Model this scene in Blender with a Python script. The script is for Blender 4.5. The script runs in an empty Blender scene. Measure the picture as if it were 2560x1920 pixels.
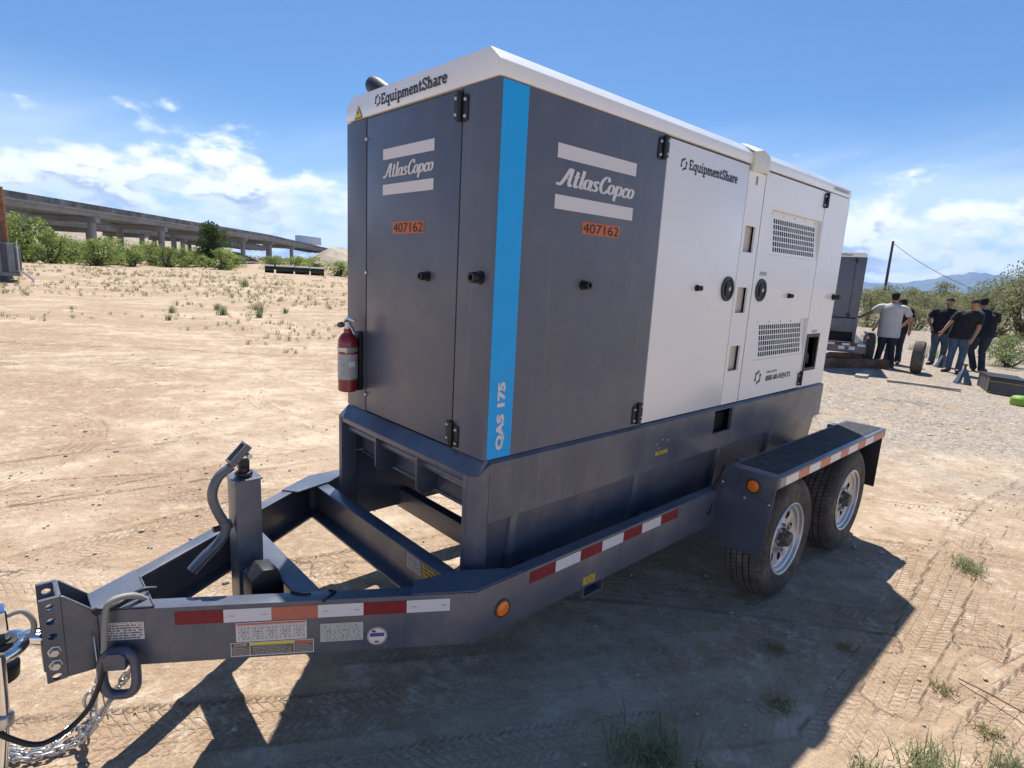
import bpy, bmesh, math, random
import numpy as np
from mathutils import Vector, Matrix
rad = math.radians
random.seed(7)
rng = np.random.default_rng(11)
SC = bpy.context.scene
COL = SC.collection

# ------------------------------------------------------------------ camera
CAM = Vector((-1.461, -1.7165, 1.912))
FW = Vector((0.66875, 0.71835, -0.19166)); RT = Vector((0.73785, -0.67293, 0.05235)); UP = Vector((0.09137, 0.17643, 0.98006))
cd = bpy.data.cameras.new('camera'); cam = bpy.data.objects.new('camera', cd); COL.objects.link(cam)
cam.matrix_world = Matrix(((RT.x, UP.x, -FW.x, CAM.x), (RT.y, UP.y, -FW.y, CAM.y), (RT.z, UP.z, -FW.z, CAM.z), (0, 0, 0, 1)))
cd.lens = 20.31; cd.sensor_width = 36; cd.clip_start = 0.05; cd.clip_end = 60000
SC.camera = cam

# ------------------------------------------------------------------ sun, sky, exposure
SUN = Vector((0.37, 0.405, 1.0)).normalized()
EL = math.asin(SUN.z); AZ = math.atan2(SUN.x, SUN.y)
sd = bpy.data.lights.new('sun', 'SUN'); sd.energy = 2.45; sd.angle = rad(0.55); sd.color = (1.0, 0.95, 0.87)
so = bpy.data.objects.new('sun', sd); COL.objects.link(so); so.rotation_euler = SUN.to_track_quat('Z', 'Y').to_euler()
SC.view_settings.view_transform = 'Standard'; SC.view_settings.look = 'None'
SC.view_settings.exposure = 1.53; SC.view_settings.gamma = 1.0; SC.view_settings.use_curve_mapping = False

SC.cycles.max_bounces = 7; SC.cycles.diffuse_bounces = 4; SC.cycles.glossy_bounces = 3; SC.cycles.transmission_bounces = 3; SC.cycles.volume_bounces = 0; SC.cycles.transparent_max_bounces = 6

class NT:
    """tiny node helper"""
    def __init__(s, tree): s.t = tree; s.n = tree.nodes; s.l = tree.links
    def put(s, sock, v):
        if v is None: return
        if isinstance(v, bpy.types.NodeSocket): s.l.new(v, sock)
        else:
            try: sock.default_value = v
            except Exception: sock.default_value = tuple(v) + (1.0,) if hasattr(v, '__len__') else (v, v, v)
    def add(s, typ, out=0, ins=(), **kw):
        n = s.n.new(typ)
        for k, v in kw.items(): setattr(n, k, v)
        items = ins.items() if isinstance(ins, dict) else enumerate(ins)
        for k, v in items: s.put(n.inputs[k], v)
        return n.outputs[out]
    def m(s, op, a, b=None, c=None, clamp=False):
        return s.add('ShaderNodeMath', 0, (a, b, c), operation=op, use_clamp=clamp)
    def v(s, op, a, b=None, out=0):
        return s.add('ShaderNodeVectorMath', out, (a, b), operation=op)
    def noise(s, vec, scale, detail=4, rough=.55, out=0, dist=0.0, dim='3D'):
        return s.add('ShaderNodeTexNoise', out, {'Vector': vec, 'Scale': scale, 'Detail': detail, 'Roughness': rough, 'Distortion': dist}, noise_dimensions=dim)
    def ramp(s, f, a, b, lo=0.0, hi=1.0, smooth=True):
        n = s.n.new('ShaderNodeMapRange'); n.interpolation_type = 'SMOOTHSTEP' if smooth else 'LINEAR'
        for k, v in enumerate((f, a, b, lo, hi)): s.put(n.inputs[k], v)
        return n.outputs[0]
    def mix(s, f, a, b, mode='MIX'):
        n = s.n.new('ShaderNodeMix'); n.data_type = 'RGBA'; n.blend_type = mode
        s.put(n.inputs[0], f); s.put(n.inputs[6], a if not hasattr(a, '__len__') or len(a) == 4 else (*a, 1)); s.put(n.inputs[7], b if not hasattr(b, '__len__') or len(b) == 4 else (*b, 1))
        return n.outputs[2]
    def sep(s, v):
        n = s.n.new('ShaderNodeSeparateXYZ'); s.l.new(v, n.inputs[0]); return n.outputs
    def comb(s, x, y, z=0.0): return s.add('ShaderNodeCombineXYZ', 0, (x, y, z))

W = bpy.data.worlds.new('World'); SC.world = W; W.use_nodes = True
wt = NT(W.node_tree); W.node_tree.nodes.clear()
sky = W.node_tree.nodes.new('ShaderNodeTexSky'); sky.sky_type = 'NISHITA'; sky.sun_disc = False
sky.sun_elevation = EL; sky.sun_rotation = AZ; sky.altitude = 1300; sky.air_density = 1.0; sky.dust_density = 0.7; sky.ozone_density = 1.6
tc = wt.add('ShaderNodeTexCoord', 'Generated')
dx, dy, dz = wt.sep(tc)
az = wt.m('ARCTAN2', dy, dx); el = wt.m('ARCSINE', dz)
DEG = math.pi / 180; CSEED = 1.7
def cloud_field(de, seed):
    e2 = wt.m('ADD', el, de)
    p = wt.comb(wt.m('MULTIPLY', az, 5.0), wt.m('MULTIPLY', e2, 10.0), seed)
    n = wt.noise(p, 2.3, 7, .56, dist=.12)
    big = wt.noise(wt.comb(wt.m('MULTIPLY', az, 3.2), wt.m('MULTIPLY', e2, 2.0), seed + 3.1), 1.3, 1, .5)   # height of the bank varies round the horizon
    top = wt.m('ADD', 2.6 * DEG, wt.m('MULTIPLY', big, 11.5 * DEG))
    t = wt.m('MULTIPLY', wt.m('SUBTRACT', e2, top), 2.6)
    return wt.m('SUBTRACT', n, wt.m('ADD', .50, wt.m('MAXIMUM', t, -.13)))
f0 = cloud_field(0.0, CSEED); f1 = cloud_field(1.0 * DEG, CSEED)
dens = wt.ramp(f0, -.05, .15)
shade = wt.ramp(wt.m('SUBTRACT', f1, f0), -.07, .06)
thick = wt.ramp(f0, .03, .20)
ccol = wt.mix(wt.m('MULTIPLY', shade, thick), (1.0, 1.0, 1.0), (.42, .47, .56))
# thin high veil and wisps
vp = wt.comb(wt.m('MULTIPLY', az, 2.4), wt.m('ADD', wt.m('MULTIPLY', el, 13.0), wt.m('MULTIPLY', az, 2.6)), 4.2)
veil = wt.m('MULTIPLY', wt.ramp(wt.noise(vp, .9, 4, .5, dist=.3), .30, .75), wt.ramp(el, 15 * DEG, 6 * DEG))
wp = wt.comb(wt.m('ADD', wt.m('MULTIPLY', az, 5.0), wt.m('MULTIPLY', el, 3.0)), wt.m('SUBTRACT', wt.m('MULTIPLY', el, 9.0), wt.m('MULTIPLY', az, 3.6)), 9.0)
wsp = wt.ramp(wt.noise(wp, 2.0, 6, .62, dist=.6), .69, .86)
wsp = wt.m('MULTIPLY', wsp, wt.ramp(el, 12 * DEG, 20 * DEG))
hz = wt.ramp(el, 14 * DEG, -1 * DEG, 0.0, .62)
skyc = wt.mix(1.0, sky.outputs[0], (.36, .52, .67), 'MULTIPLY')
CL = 7.6
c1 = wt.mix(hz, skyc, (.70 * CL, .84 * CL, 1.0 * CL))
c2 = wt.mix(wt.m('MULTIPLY', wt.m('MAXIMUM', veil, wsp), .6), c1, (.86 * CL, .93 * CL, 1.02 * CL))
cc = wt.mix(1.0, ccol, (1.0 * CL, 1.0 * CL, 1.02 * CL), 'MULTIPLY')
c3 = wt.mix(wt.m('MULTIPLY', dens, .95), c2, cc)
bg = wt.add('ShaderNodeBackground', 0, {'Color': c3, 'Strength': 0.066})
wo = W.node_tree.nodes.new('ShaderNodeOutputWorld'); W.node_tree.links.new(bg, wo.inputs[0])

# ------------------------------------------------------------------ materials
MATS = {}
def mat(name):
    m = bpy.data.materials.new(name); m.use_nodes = True; t = NT(m.node_tree)
    b = m.node_tree.nodes['Principled BSDF']; MATS[name] = m
    return m, t, b
def simple(name, col, rough=.5, metal=0.0, coat=0.0, var=0.0, scale=6.0, bump=0.0, bscale=60.0, crough=.08, dust=0.0, streak=0.0):
    m, t, b = mat(name)
    b.inputs['Roughness'].default_value = rough; b.inputs['Metallic'].default_value = metal
    b.inputs['Coat Weight'].default_value = coat; b.inputs['Coat Roughness'].default_value = crough
    co = t.add('ShaderNodeTexCoord', 'Object')
    c = (*col, 1)
    if var or dust:
        n = t.noise(co, scale, 5, .6)
        c = t.mix(t.ramp(n, .3, .7), tuple(x * (1 - var) for x in col), tuple(min(1, x * (1 + var)) for x in col))
        if dust:
            n2 = t.noise(co, 3.1, 8, .7)
            c = t.mix(t.m('MULTIPLY', t.ramp(n2, .42, .75), dust), c, (.46, .36, .26))
        if streak:
            sx, sy, sz = t.sep(co); sn = t.noise(t.comb(t.m('MULTIPLY', sx, 26), t.m('MULTIPLY', sy, 26), t.m('MULTIPLY', sz, .9)), 1.0, 4, .6)
            c = t.mix(t.m('MULTIPLY', t.ramp(sn, .56, .78), streak), c, (.36, .30, .25)); c = t.mix(t.m('MULTIPLY', t.ramp(sn, .42, .25), streak), c, tuple(x * .55 for x in col))
        t.l.new(t.ramp(t.noise(co, scale * 2.3, 4, .6), .2, .8, rough * .8, min(1, rough * 1.25)), b.inputs['Roughness'])
    t.put(b.inputs['Base Color'], c)
    if bump:
        bn = t.add('ShaderNodeBump', 0, {'Strength': bump, 'Distance': .01, 'Height': t.noise(co, bscale, 6, .65)})
        t.l.new(bn, b.inputs['Normal'])
    return m
M_GREY = simple('paint_grey', (.090, .105, .146), .42, 0, .35, .06, 2.0, .012, 700, .22, dust=.09, streak=.16)
M_TRAIL = simple('paint_trailer', (.072, .090, .130), .40, 0, .35, .10, 3.0, .03, 260, .2, dust=.20, streak=.14)
M_WHITE = simple('paint_white', (.87, .87, .855), .30, 0, .5, .015, 1.0, 0, 300, .14, dust=0, streak=.05)
M_CAP = simple('translucent_cap', (.78, .76, .62), .45, 0, .2, .03, 8)
M_BLUE = simple('stripe_blue', (.002, .40, .88), .55, 0, .0, .02, 8)
M_DARK = simple('dark_gap', (.012, .013, .016), .8)
M_BLACK = simple('black_plastic', (.014, .015, .018), .45, 0, 0, .1, 12)
M_RUB = simple('rubber', (.045, .042, .039), .8, 0, 0, .25, 9, .2, 130, dust=.5)
M_TREAD = simple('tread_dusty', (.13, .112, .094), .9, 0, 0, .25, 12, .2, 90, dust=.5)
M_GRIP = simple('grip_tape', (.030, .033, .040), .8, 0, 0, .12, 8, .15, 500, dust=.08)
M_DECAL = simple('decal_white', (.72, .70, .70), .5)
M_INK = simple('decal_ink', (.035, .045, .075), .6)
M_INKB = simple('ink_black', (.02, .02, .022), .6)
M_ORANGE = simple('sticker_orange', (.55, .15, .06), .55, var=.05)
M_TRED = simple('tape_red', (.19, .003, .014), .55, 0, .0, .12, 30)
M_TRED2 = simple('tape_red_faded_lit', (.46, .115, .075), .4, 0, .3, .08, 30)  # faded red; its light orange also paints the fender tape's returned light
M_TWHT = simple('tape_white', (.66, .66, .70), .35, 0, .3, .04, 90)
M_LAMP = simple('amber_lens', (.85, .20, .01), .25, 0, .6)
M_OLIVE = simple('crate_frame', (.22, .21, .09), .7, var=.2)
M_SLOTSHADE = simple('slot_plate_shaded_cream', (.62, .58, .50), .6)  # white slot backing in darker beige, its shade put into the colour
M_YEL = simple('sticker_yellow', (.75, .60, .05), .5)
M_ZINC = simple('zinc', (.56, .57, .58), .34, .85, 0, .12, 20)
M_CHROME = simple('chrome', (.75, .76, .78), .12, 1.0, 0, .05, 10)
M_RIM = simple('rim_silver', (.55, .56, .58), .38, .55, .2, .08, 8, dust=.16)
M_HUB = simple('hub_rust', (.13, .11, .10), .6, .5, 0, .4, 30)
M_EXT = simple('extinguisher_red', (.25, .010, .014), .28, 0, .6)
M_ALU = simple('label_foil', (.42, .43, .45), .45, .3, 0, .15, 18)
M_CONC = simple('concrete', (.23, .25, .275), .9, 0, 0, .18, .35, .2, 3)
M_CONCD = simple('concrete_stained', (.13, .135, .14), .9, 0, 0, .5, .5, .2, 3)
M_WOOD = simple('wood_timber', (.16, .10, .065), .85, 0, 0, .4, 5, .4, 30)
M_PLANK = simple('wood_grey', (.40, .35, .29), .85, 0, 0, .25, 5, .3, 30)
M_POLE = simple('wood_pole', (.26, .13, .065), .85, 0, 0, .35, 3, .3, 12)
M_POLED = simple('wood_pole_dark', (.07, .055, .045), .9, 0, 0, .3, 3, .3, 12)
M_CONT = simple('container_grey', (.17, .20, .24), .55, 0, .1, .15, 1.5, dust=.1)
M_CONTD = simple('container_dark', (.06, .07, .09), .6, 0, .1, .15, 1.5)
M_SKIN = simple('skin', (.42, .22, .14), .55, var=.08)
M_SHW = simple('shirt_light', (.56, .55, .52), .85, 0, 0, .06, 8, .25, 14)
M_SHB = simple('shirt_black', (.010, .011, .017), .9, 0, 0, .2, 8, .25, 14)
M_JEAN = simple('denim', (.060, .095, .150), .85, 0, 0, .3, 7, .3, 16)
M_JEAND = simple('denim_dark', (.020, .028, .050), .85, 0, 0, .3, 7, .3, 16)
M_CAPB = simple('cap_black', (.010, .010, .012), .8)
M_SHOE = simple('shoe_brown', (.05, .035, .025), .7)
M_GREEN = simple('toolbox_green', (.20, .36, .03), .5, 0, .1)
M_JACK = simple('jackstand_grey', (.15, .19, .25), .5, .2, 0, .15, 9)
M_STONE = simple('stone', (.42, .36, .29), .9, 0, 0, .3, 20)
M_TRUCK = simple('truck_white', (.50, .58, .66), .4, 0, .2, .04, 1)
M_STICK = simple('dry_stick', (.16, .11, .07), .9, var=.3)

def print_mat(name, base, ink, cols, rows, fill=.62, head=None):
    """flat print: rows of small dashes like unreadable small type"""
    m, t, b = mat(name)
    u = t.add('ShaderNodeUVMap', 0)
    x, y, z = t.sep(u)
    n = t.noise(t.comb(t.m('MULTIPLY', x, cols), t.m('FLOOR', t.m('MULTIPLY', y, rows)), 1.3), 1.0, 1, .5)
    line = t.m('GREATER_THAN', t.m('FRACT', t.m('MULTIPLY', y, rows)), .42)
    word = t.m('GREATER_THAN', n, 1 - fill)
    mar = t.m('MULTIPLY', t.m('LESS_THAN', t.m('ABSOLUTE', t.m('SUBTRACT', x, .5)), .46), t.m('LESS_THAN', t.m('ABSOLUTE', t.m('SUBTRACT', y, .5)), .45))
    c = t.mix(t.m('MULTIPLY', t.m('MULTIPLY', line, word), mar), base, ink)
    if head: c = t.mix(t.m('GREATER_THAN', y, head[0]), c, head[1])
    t.l.new(c, b.inputs['Base Color']); b.inputs['Roughness'].default_value = .5
    return m
M_P1 = print_mat('print_caution', (.62, .60, .58), (.10, .10, .10), 26, 7, .55)
M_P2 = print_mat('print_panel', (.60, .59, .57), (.22, .21, .20), 9, 8, .5)
M_P3 = print_mat('print_plate', (.46, .47, .46), (.22, .24, .26), 22, 8, .45)
M_P4 = print_mat('print_dark', (.10, .09, .08), (.34, .32, .28), 30, 6, .6)
M_P5 = print_mat('print_yellow', (.62, .50, .05), (.08, .06, .02), 10, 4, .6)

def leaf_mat(name, c1, c2, trans=.35):
    m, t, b = mat(name)
    oi = t.add('ShaderNodeObjectInfo', 'Random'); g = t.add('ShaderNodeNewGeometry', 'Random Per Island')
    co = t.add('ShaderNodeTexCoord', 'Object')
    k = t.m('ADD', t.m('MULTIPLY', g, .55), t.m('ADD', t.m('MULTIPLY', t.noise(co, 1.3, 3), .5), t.m('MULTIPLY', oi, .18)))
    c = t.mix(t.ramp(k, .25, .95, smooth=False), c1, c2)
    d = t.add('ShaderNodeBsdfDiffuse', 0, {'Color': c}); tr = t.add('ShaderNodeBsdfTranslucent', 0, {'Color': c})
    ms = t.add('ShaderNodeMixShader', 0, (trans, d, tr))
    out = [n for n in m.node_tree.nodes if n.type == 'OUTPUT_MATERIAL'][0]; t.l.new(ms, out.inputs[0])
    return m
M_LEAF = leaf_mat('leaf_mesquite', (.13, .18, .05), (.40, .48, .16), .5)
M_LEAFD = leaf_mat('leaf_dark', (.045, .075, .026), (.12, .17, .06))
M_LEAFR = leaf_mat('leaf_dusty', (.15, .165, .08), (.38, .385, .22))
M_WEED = leaf_mat('leaf_weed', (.18, .21, .11), (.42, .45, .27), .5)
M_SHRUB = leaf_mat('leaf_pale_shrub', (.15, .19, .08), (.36, .43, .20), .45)
M_GRASS = leaf_mat('leaf_drygrass', (.20, .19, .085), (.42, .38, .20))
M_BARK = simple('bark', (.085, .062, .045), .9, var=.3)

# ------------------------------------------------------------------ mesh helpers
def finish(me, mt, smooth):
    if isinstance(mt, (list, tuple)):
        for q in mt: me.materials.append(q)
    else: me.materials.append(mt)
    if smooth:
        me.polygons.foreach_set('use_smooth', [True] * len(me.polygons))
        if smooth is not True: me.set_sharp_from_angle(angle=rad(smooth))
    me.update()
def accum(o):
    v = Vector((0, 0, 0))
    while o is not None: v += o.location; o = o.parent
    return v
def obj(name, me, parent=None):
    o = bpy.data.objects.new(name, me); COL.objects.link(o)
    if parent is not None:
        o.parent = parent; o.location = -accum(parent)
    return o
def tag(o, label, cat, group=None, kind=None):
    if label: o['label'] = label
    if cat: o['category'] = cat
    if group: o['group'] = group
    if kind: o['kind'] = kind
    return o
def thing(name, label, cat, loc=(0, 0, 0), group=None):
    o = bpy.data.objects.new(name, None); COL.objects.link(o); o.location = loc; o.empty_display_size = .2
    return tag(o, label, cat, group)
def struct(o): o['kind'] = 'structure'; return o
def copy_tree(o, parent=None):
    c = o.copy(); COL.objects.link(c); c.parent = parent
    for ch in o.children: copy_tree(ch, c)
    return c

class MB:
    def __init__(s): s.v = []; s.f = []; s.mi = []; s.uv = None
    def add(s, vs, fs, mi=0):
        k = len(s.v); s.v += [tuple(p) for p in vs]; s.f += [tuple(i + k for i in f) for f in fs]; s.mi += [mi] * len(fs); return s
    def box(s, x0, x1, y0, y1, z0, z1, mi=0):
        x0, x1 = sorted((x0, x1)); y0, y1 = sorted((y0, y1)); z0, z1 = sorted((z0, z1))
        return s.add([(x0, y0, z0), (x1, y0, z0), (x1, y1, z0), (x0, y1, z0), (x0, y0, z1), (x1, y0, z1), (x1, y1, z1), (x0, y1, z1)],
                     [(3, 2, 1, 0), (4, 5, 6, 7), (0, 1, 5, 4), (1, 2, 6, 5), (2, 3, 7, 6), (3, 0, 4, 7)], mi)
    def obox(s, c, ax, ay, az, mi=0):
        c = Vector(c); ax = Vector(ax); ay = Vector(ay); az = Vector(az)
        P = [c + i * ax + j * ay + k * az for k in (-1, 1) for j, i in ((-1, -1), (-1, 1), (1, 1), (1, -1))]
        return s.add(P, [(3, 2, 1, 0), (4, 5, 6, 7), (0, 1, 5, 4), (1, 2, 6, 5), (2, 3, 7, 6), (3, 0, 4, 7)], mi)
    def prism(s, poly, a, b, fn, mi=0):
        """extrude a 2-D polygon between depths a and b; fn(u, v, d) -> xyz"""
        n = len(poly); P = [fn(u, v, a) for u, v in poly] + [fn(u, v, b) for u, v in poly]
        F = [tuple(range(n))[::-1], tuple(range(n, 2 * n))] + [(i, (i + 1) % n, n + (i + 1) % n, n + i) for i in range(n)]
        return s.add(P, F, mi)
    def tube(s, path, r, n=10, closed=False, cap=True, mi=0):
        P = [Vector(p) for p in path]; m = len(P); R = r if hasattr(r, '__len__') else [r] * m
        rings = []; ref = None
        for i in range(m):
            if closed: t = P[(i + 1) % m] - P[i - 1]
            else: t = P[min(i + 1, m - 1)] - P[max(i - 1, 0)]
            t.normalize()
            if ref is None: ref = t.orthogonal().normalized()
            ref = (ref - t * ref.dot(t)); ref = ref.normalized() if ref.length > 1e-6 else t.orthogonal().normalized()
            bi = t.cross(ref)
            rings.append([P[i] + R[i] * (math.cos(2 * math.pi * k / n) * ref + math.sin(2 * math.pi * k / n) * bi) for k in range(n)])
        V = [p for q in rings for p in q]; F = []
        for i in range(m if closed else m - 1):
            a = i * n; b = ((i + 1) % m) * n
            F += [(a + k, a + (k + 1) % n, b + (k + 1) % n, b + k) for k in range(n)]
        if cap and not closed: F += [tuple(range(n))[::-1], tuple(range((m - 1) * n, m * n))]
        return s.add(V, F, mi)
    def cyl(s, p0, p1, r, n=16, r1=None, mi=0): return s.tube([p0, p1], [r, r if r1 is None else r1], n, mi=mi)
    def lathe(s, prof, c, axis, n=40, mi=0, closed=False):
        """prof: (radius, along) pairs round axis through c"""
        c = Vector(c); a = Vector(axis).normalized(); e = a.orthogonal().normalized(); g = a.cross(e); m = len(prof)
        V = [c + a * h + r * (math.cos(2 * math.pi * k / n) * e + math.sin(2 * math.pi * k / n) * g) for r, h in prof for k in range(n)]
        F = [(i * n + k, i * n + (k + 1) % n, ((i + 1) % m) * n + (k + 1) % n, ((i + 1) % m) * n + k) for i in range(m if closed else m - 1) for k in range(n)]
        return s.add(V, F, mi)
    def ball(s, c, r, n=10, sx=1, sy=1, sz=1, mi=0):
        c = Vector(c); m = n // 2 + 1
        V = [(c.x + sx * r * math.sin(math.pi * i / m) * math.cos(2 * math.pi * k / n), c.y + sy * r * math.sin(math.pi * i / m) * math.sin(2 * math.pi * k / n), c.z + sz * r * math.cos(math.pi * i / m)) for i in range(1, m) for k in range(n)]
        V += [(c.x, c.y, c.z + sz * r), (c.x, c.y, c.z - sz * r)]; F = []
        for i in range(m - 2): F += [(i * n + k, (i + 1) * n + k, (i + 1) * n + (k + 1) % n, i * n + (k + 1) % n) for k in range(n)]
        t = len(V) - 2; F += [(t, k, (k + 1) % n) for k in range(n)]; b = (m - 2) * n; F += [(t + 1, b + (k + 1) % n, b + k) for k in range(n)]
        return s.add(V, F, mi)
    def panel(s, fn, u0, u1, v0, v1, holes=(), t=.012, mi=0):
        """plate with rectangular holes; fn(u, v, depth) -> xyz"""
        us = sorted({u0, u1, *[h[0] for h in holes], *[h[1] for h in holes]}); vs = sorted({v0, v1, *[h[2] for h in holes], *[h[3] for h in holes]})
        nu, nv = len(us) - 1, len(vs) - 1
        ok = np.ones((nu, nv), bool)
        for a, b, c, d in holes:
            i0, i1, j0, j1 = us.index(a), us.index(b), vs.index(c), vs.index(d); ok[i0:i1, j0:j1] = False
        V = [fn(u, v, d) for d in (0, t) for u in us for v in vs]; st = (nu + 1) * (nv + 1)
        I = lambda i, j, k=0: k * st + i * (nv + 1) + j
        F = []
        for i in range(nu):
            for j in range(nv):
                if not ok[i, j]: continue
                F.append((I(i, j), I(i + 1, j), I(i + 1, j + 1), I(i, j + 1))); F.append((I(i, j + 1, 1), I(i + 1, j + 1, 1), I(i + 1, j, 1), I(i, j, 1)))
                if i == 0 or not ok[i - 1, j]: F.append((I(i, j), I(i, j + 1), I(i, j + 1, 1), I(i, j, 1)))
                if i == nu - 1 or not ok[i + 1, j]: F.append((I(i + 1, j + 1), I(i + 1, j), I(i + 1, j, 1), I(i + 1, j + 1, 1)))
                if j == 0 or not ok[i, j - 1]: F.append((I(i + 1, j), I(i, j), I(i, j, 1), I(i + 1, j, 1)))
                if j == nv - 1 or not ok[i, j + 1]: F.append((I(i, j + 1), I(i + 1, j + 1), I(i + 1, j + 1, 1), I(i, j + 1, 1)))
        return s.add(V, F, mi)
    def mesh(s, name, mt, bevel=0.0, seg=2, smooth=None):
        me = bpy.data.meshes.new(name); me.from_pydata(s.v, [], s.f)
        if any(s.mi): me.polygons.foreach_set('material_index', s.mi)
        bm = bmesh.new(); bm.from_mesh(me)
        bmesh.ops.recalc_face_normals(bm, faces=bm.faces)
        if bevel:
            ed = [e for e in bm.edges if len(e.link_faces) == 2 and e.calc_face_angle(0) > rad(28)]
            bmesh.ops.bevel(bm, geom=ed, offset=bevel, segments=seg, affect='EDGES', profile=.6, clamp_overlap=True)
        bm.to_mesh(me); bm.free()
        finish(me, mt, smooth if smooth is not None else (35 if bevel else None))
        return me
    def build(s, name, mt, parent=None, bevel=0.0, seg=2, smooth=None): return obj(name, s.mesh(name, mt, bevel, seg, smooth), parent)

def side(u, v, d): return (u, d, v)            # side face of the housing, y = depth inwards
def front(u, v, d): return (d, u, v)           # front face, x = depth inwards
def quad_uv(name, fn, u0, u1, v0, v1, d, mt, parent, flip=False):
    """flat printed sheet with a UV map"""
    me = bpy.data.meshes.new(name); P = [fn(u0, v0, d), fn(u1, v0, d), fn(u1, v1, d), fn(u0, v1, d)]
    me.from_pydata(P, [], [(0, 1, 2, 3)]); uv = me.uv_layers.new(name='UVMap')
    for k, c in enumerate(((0, 0), (1, 0), (1, 1), (0, 1))): uv.data[k].uv = ((1 - c[0]) if flip else c[0], c[1])
    finish(me, mt, None); return obj(name, me, parent)

# ---- lettering
def catmull(pts, k=6):
    P = [Vector((*p, 0)) for p in pts]
    if len(P) < 3: return [(p.x, p.y) for p in P]
    out = []
    for i in range(len(P) - 1):
        a, b, c, d = P[max(i - 1, 0)], P[i], P[i + 1], P[min(i + 2, len(P) - 1)]
        for j in range(k):
            t = j / k; q = .5 * ((2 * b) + (c - a) * t + (2 * a - 5 * b + 4 * c - d) * t * t + (3 * b - a - 3 * c + d) * t ** 3); out.append((q.x, q.y))
    out.append((P[-1].x, P[-1].y)); return out
def ell(cx, cy, rx, ry, a0=0, a1=360, n=20): return [(cx + rx * math.cos(rad(a0 + (a1 - a0) * i / n)), cy + ry * math.sin(rad(a0 + (a1 - a0) * i / n))) for i in range(n + 1)]
def ribbon(pts, w):
    P = [Vector(p) for p in pts]; V = []
    for i in range(len(P)):
        t = (P[min(i + 1, len(P) - 1)] - P[max(i - 1, 0)]); t = t.normalized() if t.length else Vector((1, 0)); n = Vector((-t.y, t.x)); ww = w(t) / 2
        V += [P[i] + n * ww, P[i] - n * ww]
    return V, [(2 * i, 2 * i + 1, 2 * i + 3, 2 * i + 2) for i in range(len(P) - 1)]
def S(*p): return ('s', p)        # straight stroke
def C_(*p): return ('c', p)       # curved stroke
SCRIPT = {   # tall slanted script, thick downstrokes
 'A': (.66, [C_((-.2, .12), (-.14, .0), (-.02, .05), (.1, .32), (.3, .96)), C_((.22, .93), (.36, 1.0), (.52, .97)), C_((.44, .98), (.44, .5), (.44, .16), (.52, .02), (.64, .1)), S((.12, .42), (.46, .42))]),
 't': (.36, [C_((.14, .92), (.14, .5), (.14, .16), (.22, .01), (.36, .1)), S((-.02, .62), (.32, .62))]),
 'l': (.30, [C_((.13, 1.05), (.13, .5), (.13, .16), (.2, .01), (.3, .1))]),
 'a': (.54, [('s', tuple(ell(.22, .31, .17, .28))), C_((.42, .6), (.42, .3), (.42, .14), (.48, .01), (.58, .1))]),
 's': (.44, [C_((.36, .5), (.24, .6), (.11, .49), (.2, .34), (.34, .19), (.24, .02), (.07, .09))]),
 'C': (.62, [C_((.56, .74), (.5, .95), (.34, .99), (.16, .78), (.1, .48), (.16, .18), (.32, .01), (.48, .05), (.6, .22))]),
 'o': (.46, [('s', tuple(ell(.22, .31, .17, .28)))]),
 'p': (.52, [S((.12, .62), (.12, -.34)), ('s', tuple(ell(.29, .31, .17, .28)))]),
 'c': (.42, [C_((.37, .45), (.28, .59), (.14, .5), (.08, .3), (.14, .08), (.27, .02), (.4, .13))]),
 ' ': (.0, [])}
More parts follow.
